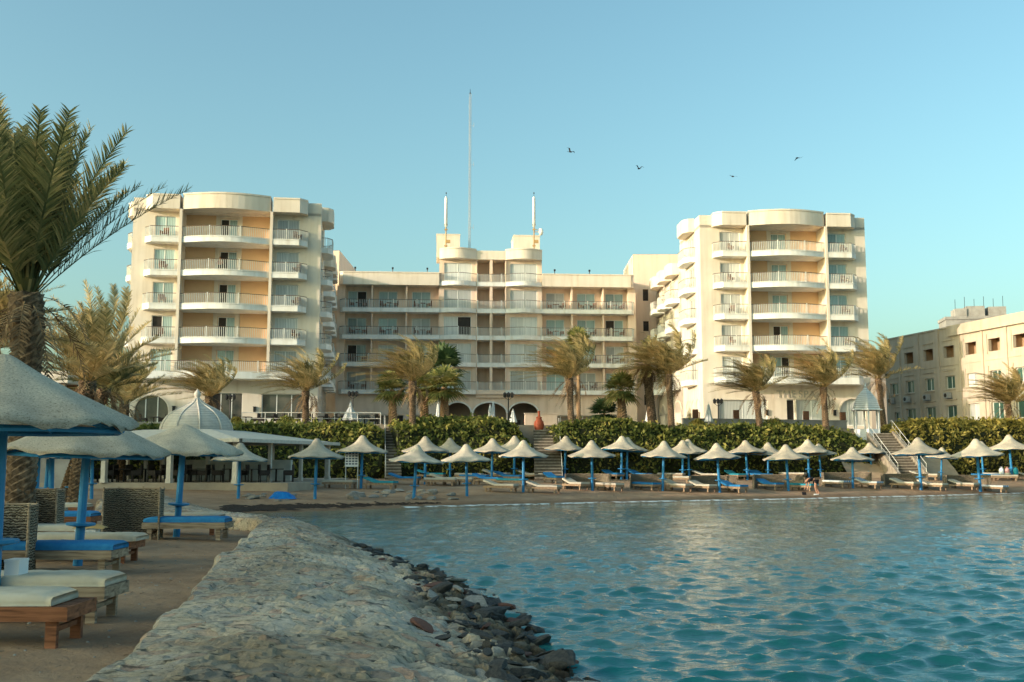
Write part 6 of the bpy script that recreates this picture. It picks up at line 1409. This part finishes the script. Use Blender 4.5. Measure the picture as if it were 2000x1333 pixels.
# ---------------------------------------------------------------- people
def skin_obj(name, pts, edges, radii, mt, parent, sub=2):
    me = bpy.data.meshes.new(name); me.from_pydata(pts, edges, []); o = bpy.data.objects.new(name, me); COL.objects.link(o); me.materials.append(M[mt]); o.parent = parent
    m_ = o.modifiers.new('skin', 'SKIN'); 
    if not me.skin_vertices: me.skin_vertices.new(name='skin')
    for v, r in zip(me.skin_vertices[0].data, radii): v.radius = (r, r) if not isinstance(r, tuple) else r
    me.skin_vertices[0].data[0].use_root = True; m_.use_smooth_shade = True
    s_ = o.modifiers.new('sub', 'SUBSURF'); s_.levels = s_.render_levels = sub; return o
g = ground(1592, 967.5, 50, 70); T = thing('person', 'person in a black top bending down to the sand at the waterline, white shoes', 'person', (g.x, g.y, gz(g.x, g.y)), 0)
# facing left (-x); hips right, torso horizontal, arms hanging
B = [(.05, 0, .92), (-.15, 0, .99), (-.36, 0, .98), (-.47, 0, .90), (-.56, 0, .80), (-.60, 0, .72), # pelvis, spine, chest, neck, head
     (.05, -.11, .86), (-.02, -.13, .47), (.10, -.14, .08), (-.06, -.15, .035), (.09, .11, .86), (.16, .13, .47), (.28, .13, .08), (.12, .13, .035),
     (-.38, -.19, .93), (-.44, -.22, .63), (-.52, -.19, .38), (-.54, -.18, .29), (-.38, .19, .93), (-.46, .21, .63), (-.58, .17, .40), (-.61, .16, .31)]
E = [(0, 1), (1, 2), (2, 3), (3, 4), (4, 5), (0, 6), (6, 7), (7, 8), (8, 9), (0, 10), (10, 11), (11, 12), (12, 13), (2, 14), (14, 15), (15, 16), (16, 17), (2, 18), (18, 19), (19, 20), (20, 21)]
rr = [.14, .13, .14, .06, .09, .075, .09, .06, .04, .035, .09, .06, .04, .035, .055, .042, .032, .03, .055, .042, .032, .03]
skin_obj('body', B, E, rr, 'skin', T)
skin_obj('top', [(-.05, 0, .95), (-.18, 0, 1.0), (-.38, 0, .985), (-.39, -.2, .92), (-.42, -.22, .76), (-.39, .2, .92), (-.43, .22, .76)], [(0, 1), (1, 2), (2, 3), (3, 4), (2, 5), (5, 6)], [.165, .16, .165, .085, .065, .085, .065], 'black', T)
skin_obj('shorts', [(.06, 0, .92), (.055, -.11, .85), (.02, -.125, .64), (.09, .11, .85), (.13, .125, .64)], [(0, 1), (1, 2), (0, 3), (3, 4)], [.165, .12, .095, .12, .095], 'black', T)
skin_obj('hair', [(-.57, 0, .83), (-.60, 0, .765)], [(0, 1)], [.105, .1], 'hair', T)
for y, x in ((-.145, .03), (.13, .21)): skin_obj('shoe', [(x+.06, y, .05), (x-.07, y, .04), (x-.16, y, .03)], [(0, 1), (1, 2)], [.055, .05, .04], 'shoe', T)
b = MB(); b.box(-.12, .12, -.06, .06, 0, .17); b.tube([(-.08, 0, .17), (0, 0, .27), (.08, 0, .17)], .012, 5); o = b.build('bag', 'black'); o.location = (g.x-.68, g.y-.02, gz(g.x-.6, g.y)); tag(o, 'small black bag on the sand in front of the bending person', 'bag')
def balcony_person(label, px, Y, z, rz):
    x = at(px, 500, Y).x; T = thing('person', label, 'person', (x, Y, z), rz)
    B = [(0, 0, .92), (0, .01, 1.15), (0, 0, 1.36), (0, 0, 1.47), (0, -.01, 1.58), (0, -.02, 1.68), (-.1, 0, .86), (-.12, 0, .48), (-.12, .02, .08), (-.12, -.1, .03), (.1, 0, .86), (.12, 0, .48), (.12, .02, .08), (.12, -.1, .03), (-.19, 0, 1.36), (-.26, -.02, 1.12), (-.22, -.22, 1.0), (-.2, -.28, .98), (.19, 0, 1.36), (.26, -.02, 1.12), (.22, -.22, 1.0), (.2, -.28, .98)]
    E = [(0, 1), (1, 2), (2, 3), (3, 4), (4, 5), (0, 6), (6, 7), (7, 8), (8, 9), (0, 10), (10, 11), (11, 12), (12, 13), (2, 14), (14, 15), (15, 16), (16, 17), (2, 18), (18, 19), (19, 20), (20, 21)]
    skin_obj('body', B, E, [.14, .13, .15, .055, .09, .08, .09, .06, .04, .035, .09, .06, .04, .035, .055, .042, .032, .03, .055, .042, .032, .03], 'skin', T)
    skin_obj('shorts', [(0, 0, .93), (-.1, 0, .84), (-.11, 0, .6), (.1, 0, .84), (.11, 0, .6)], [(0, 1), (1, 2), (0, 3), (3, 4)], [.16, .12, .1, .12, .1], 'black', T); skin_obj('hair', [(0, .02, 1.65), (0, .02, 1.73)], [(0, 1)], [.095, .07], 'hair', T)
balcony_person('bare chested person standing at a dark open balcony door of the left hotel block', 430, 95.9, TZ+H0+3*ST+.5, .1)
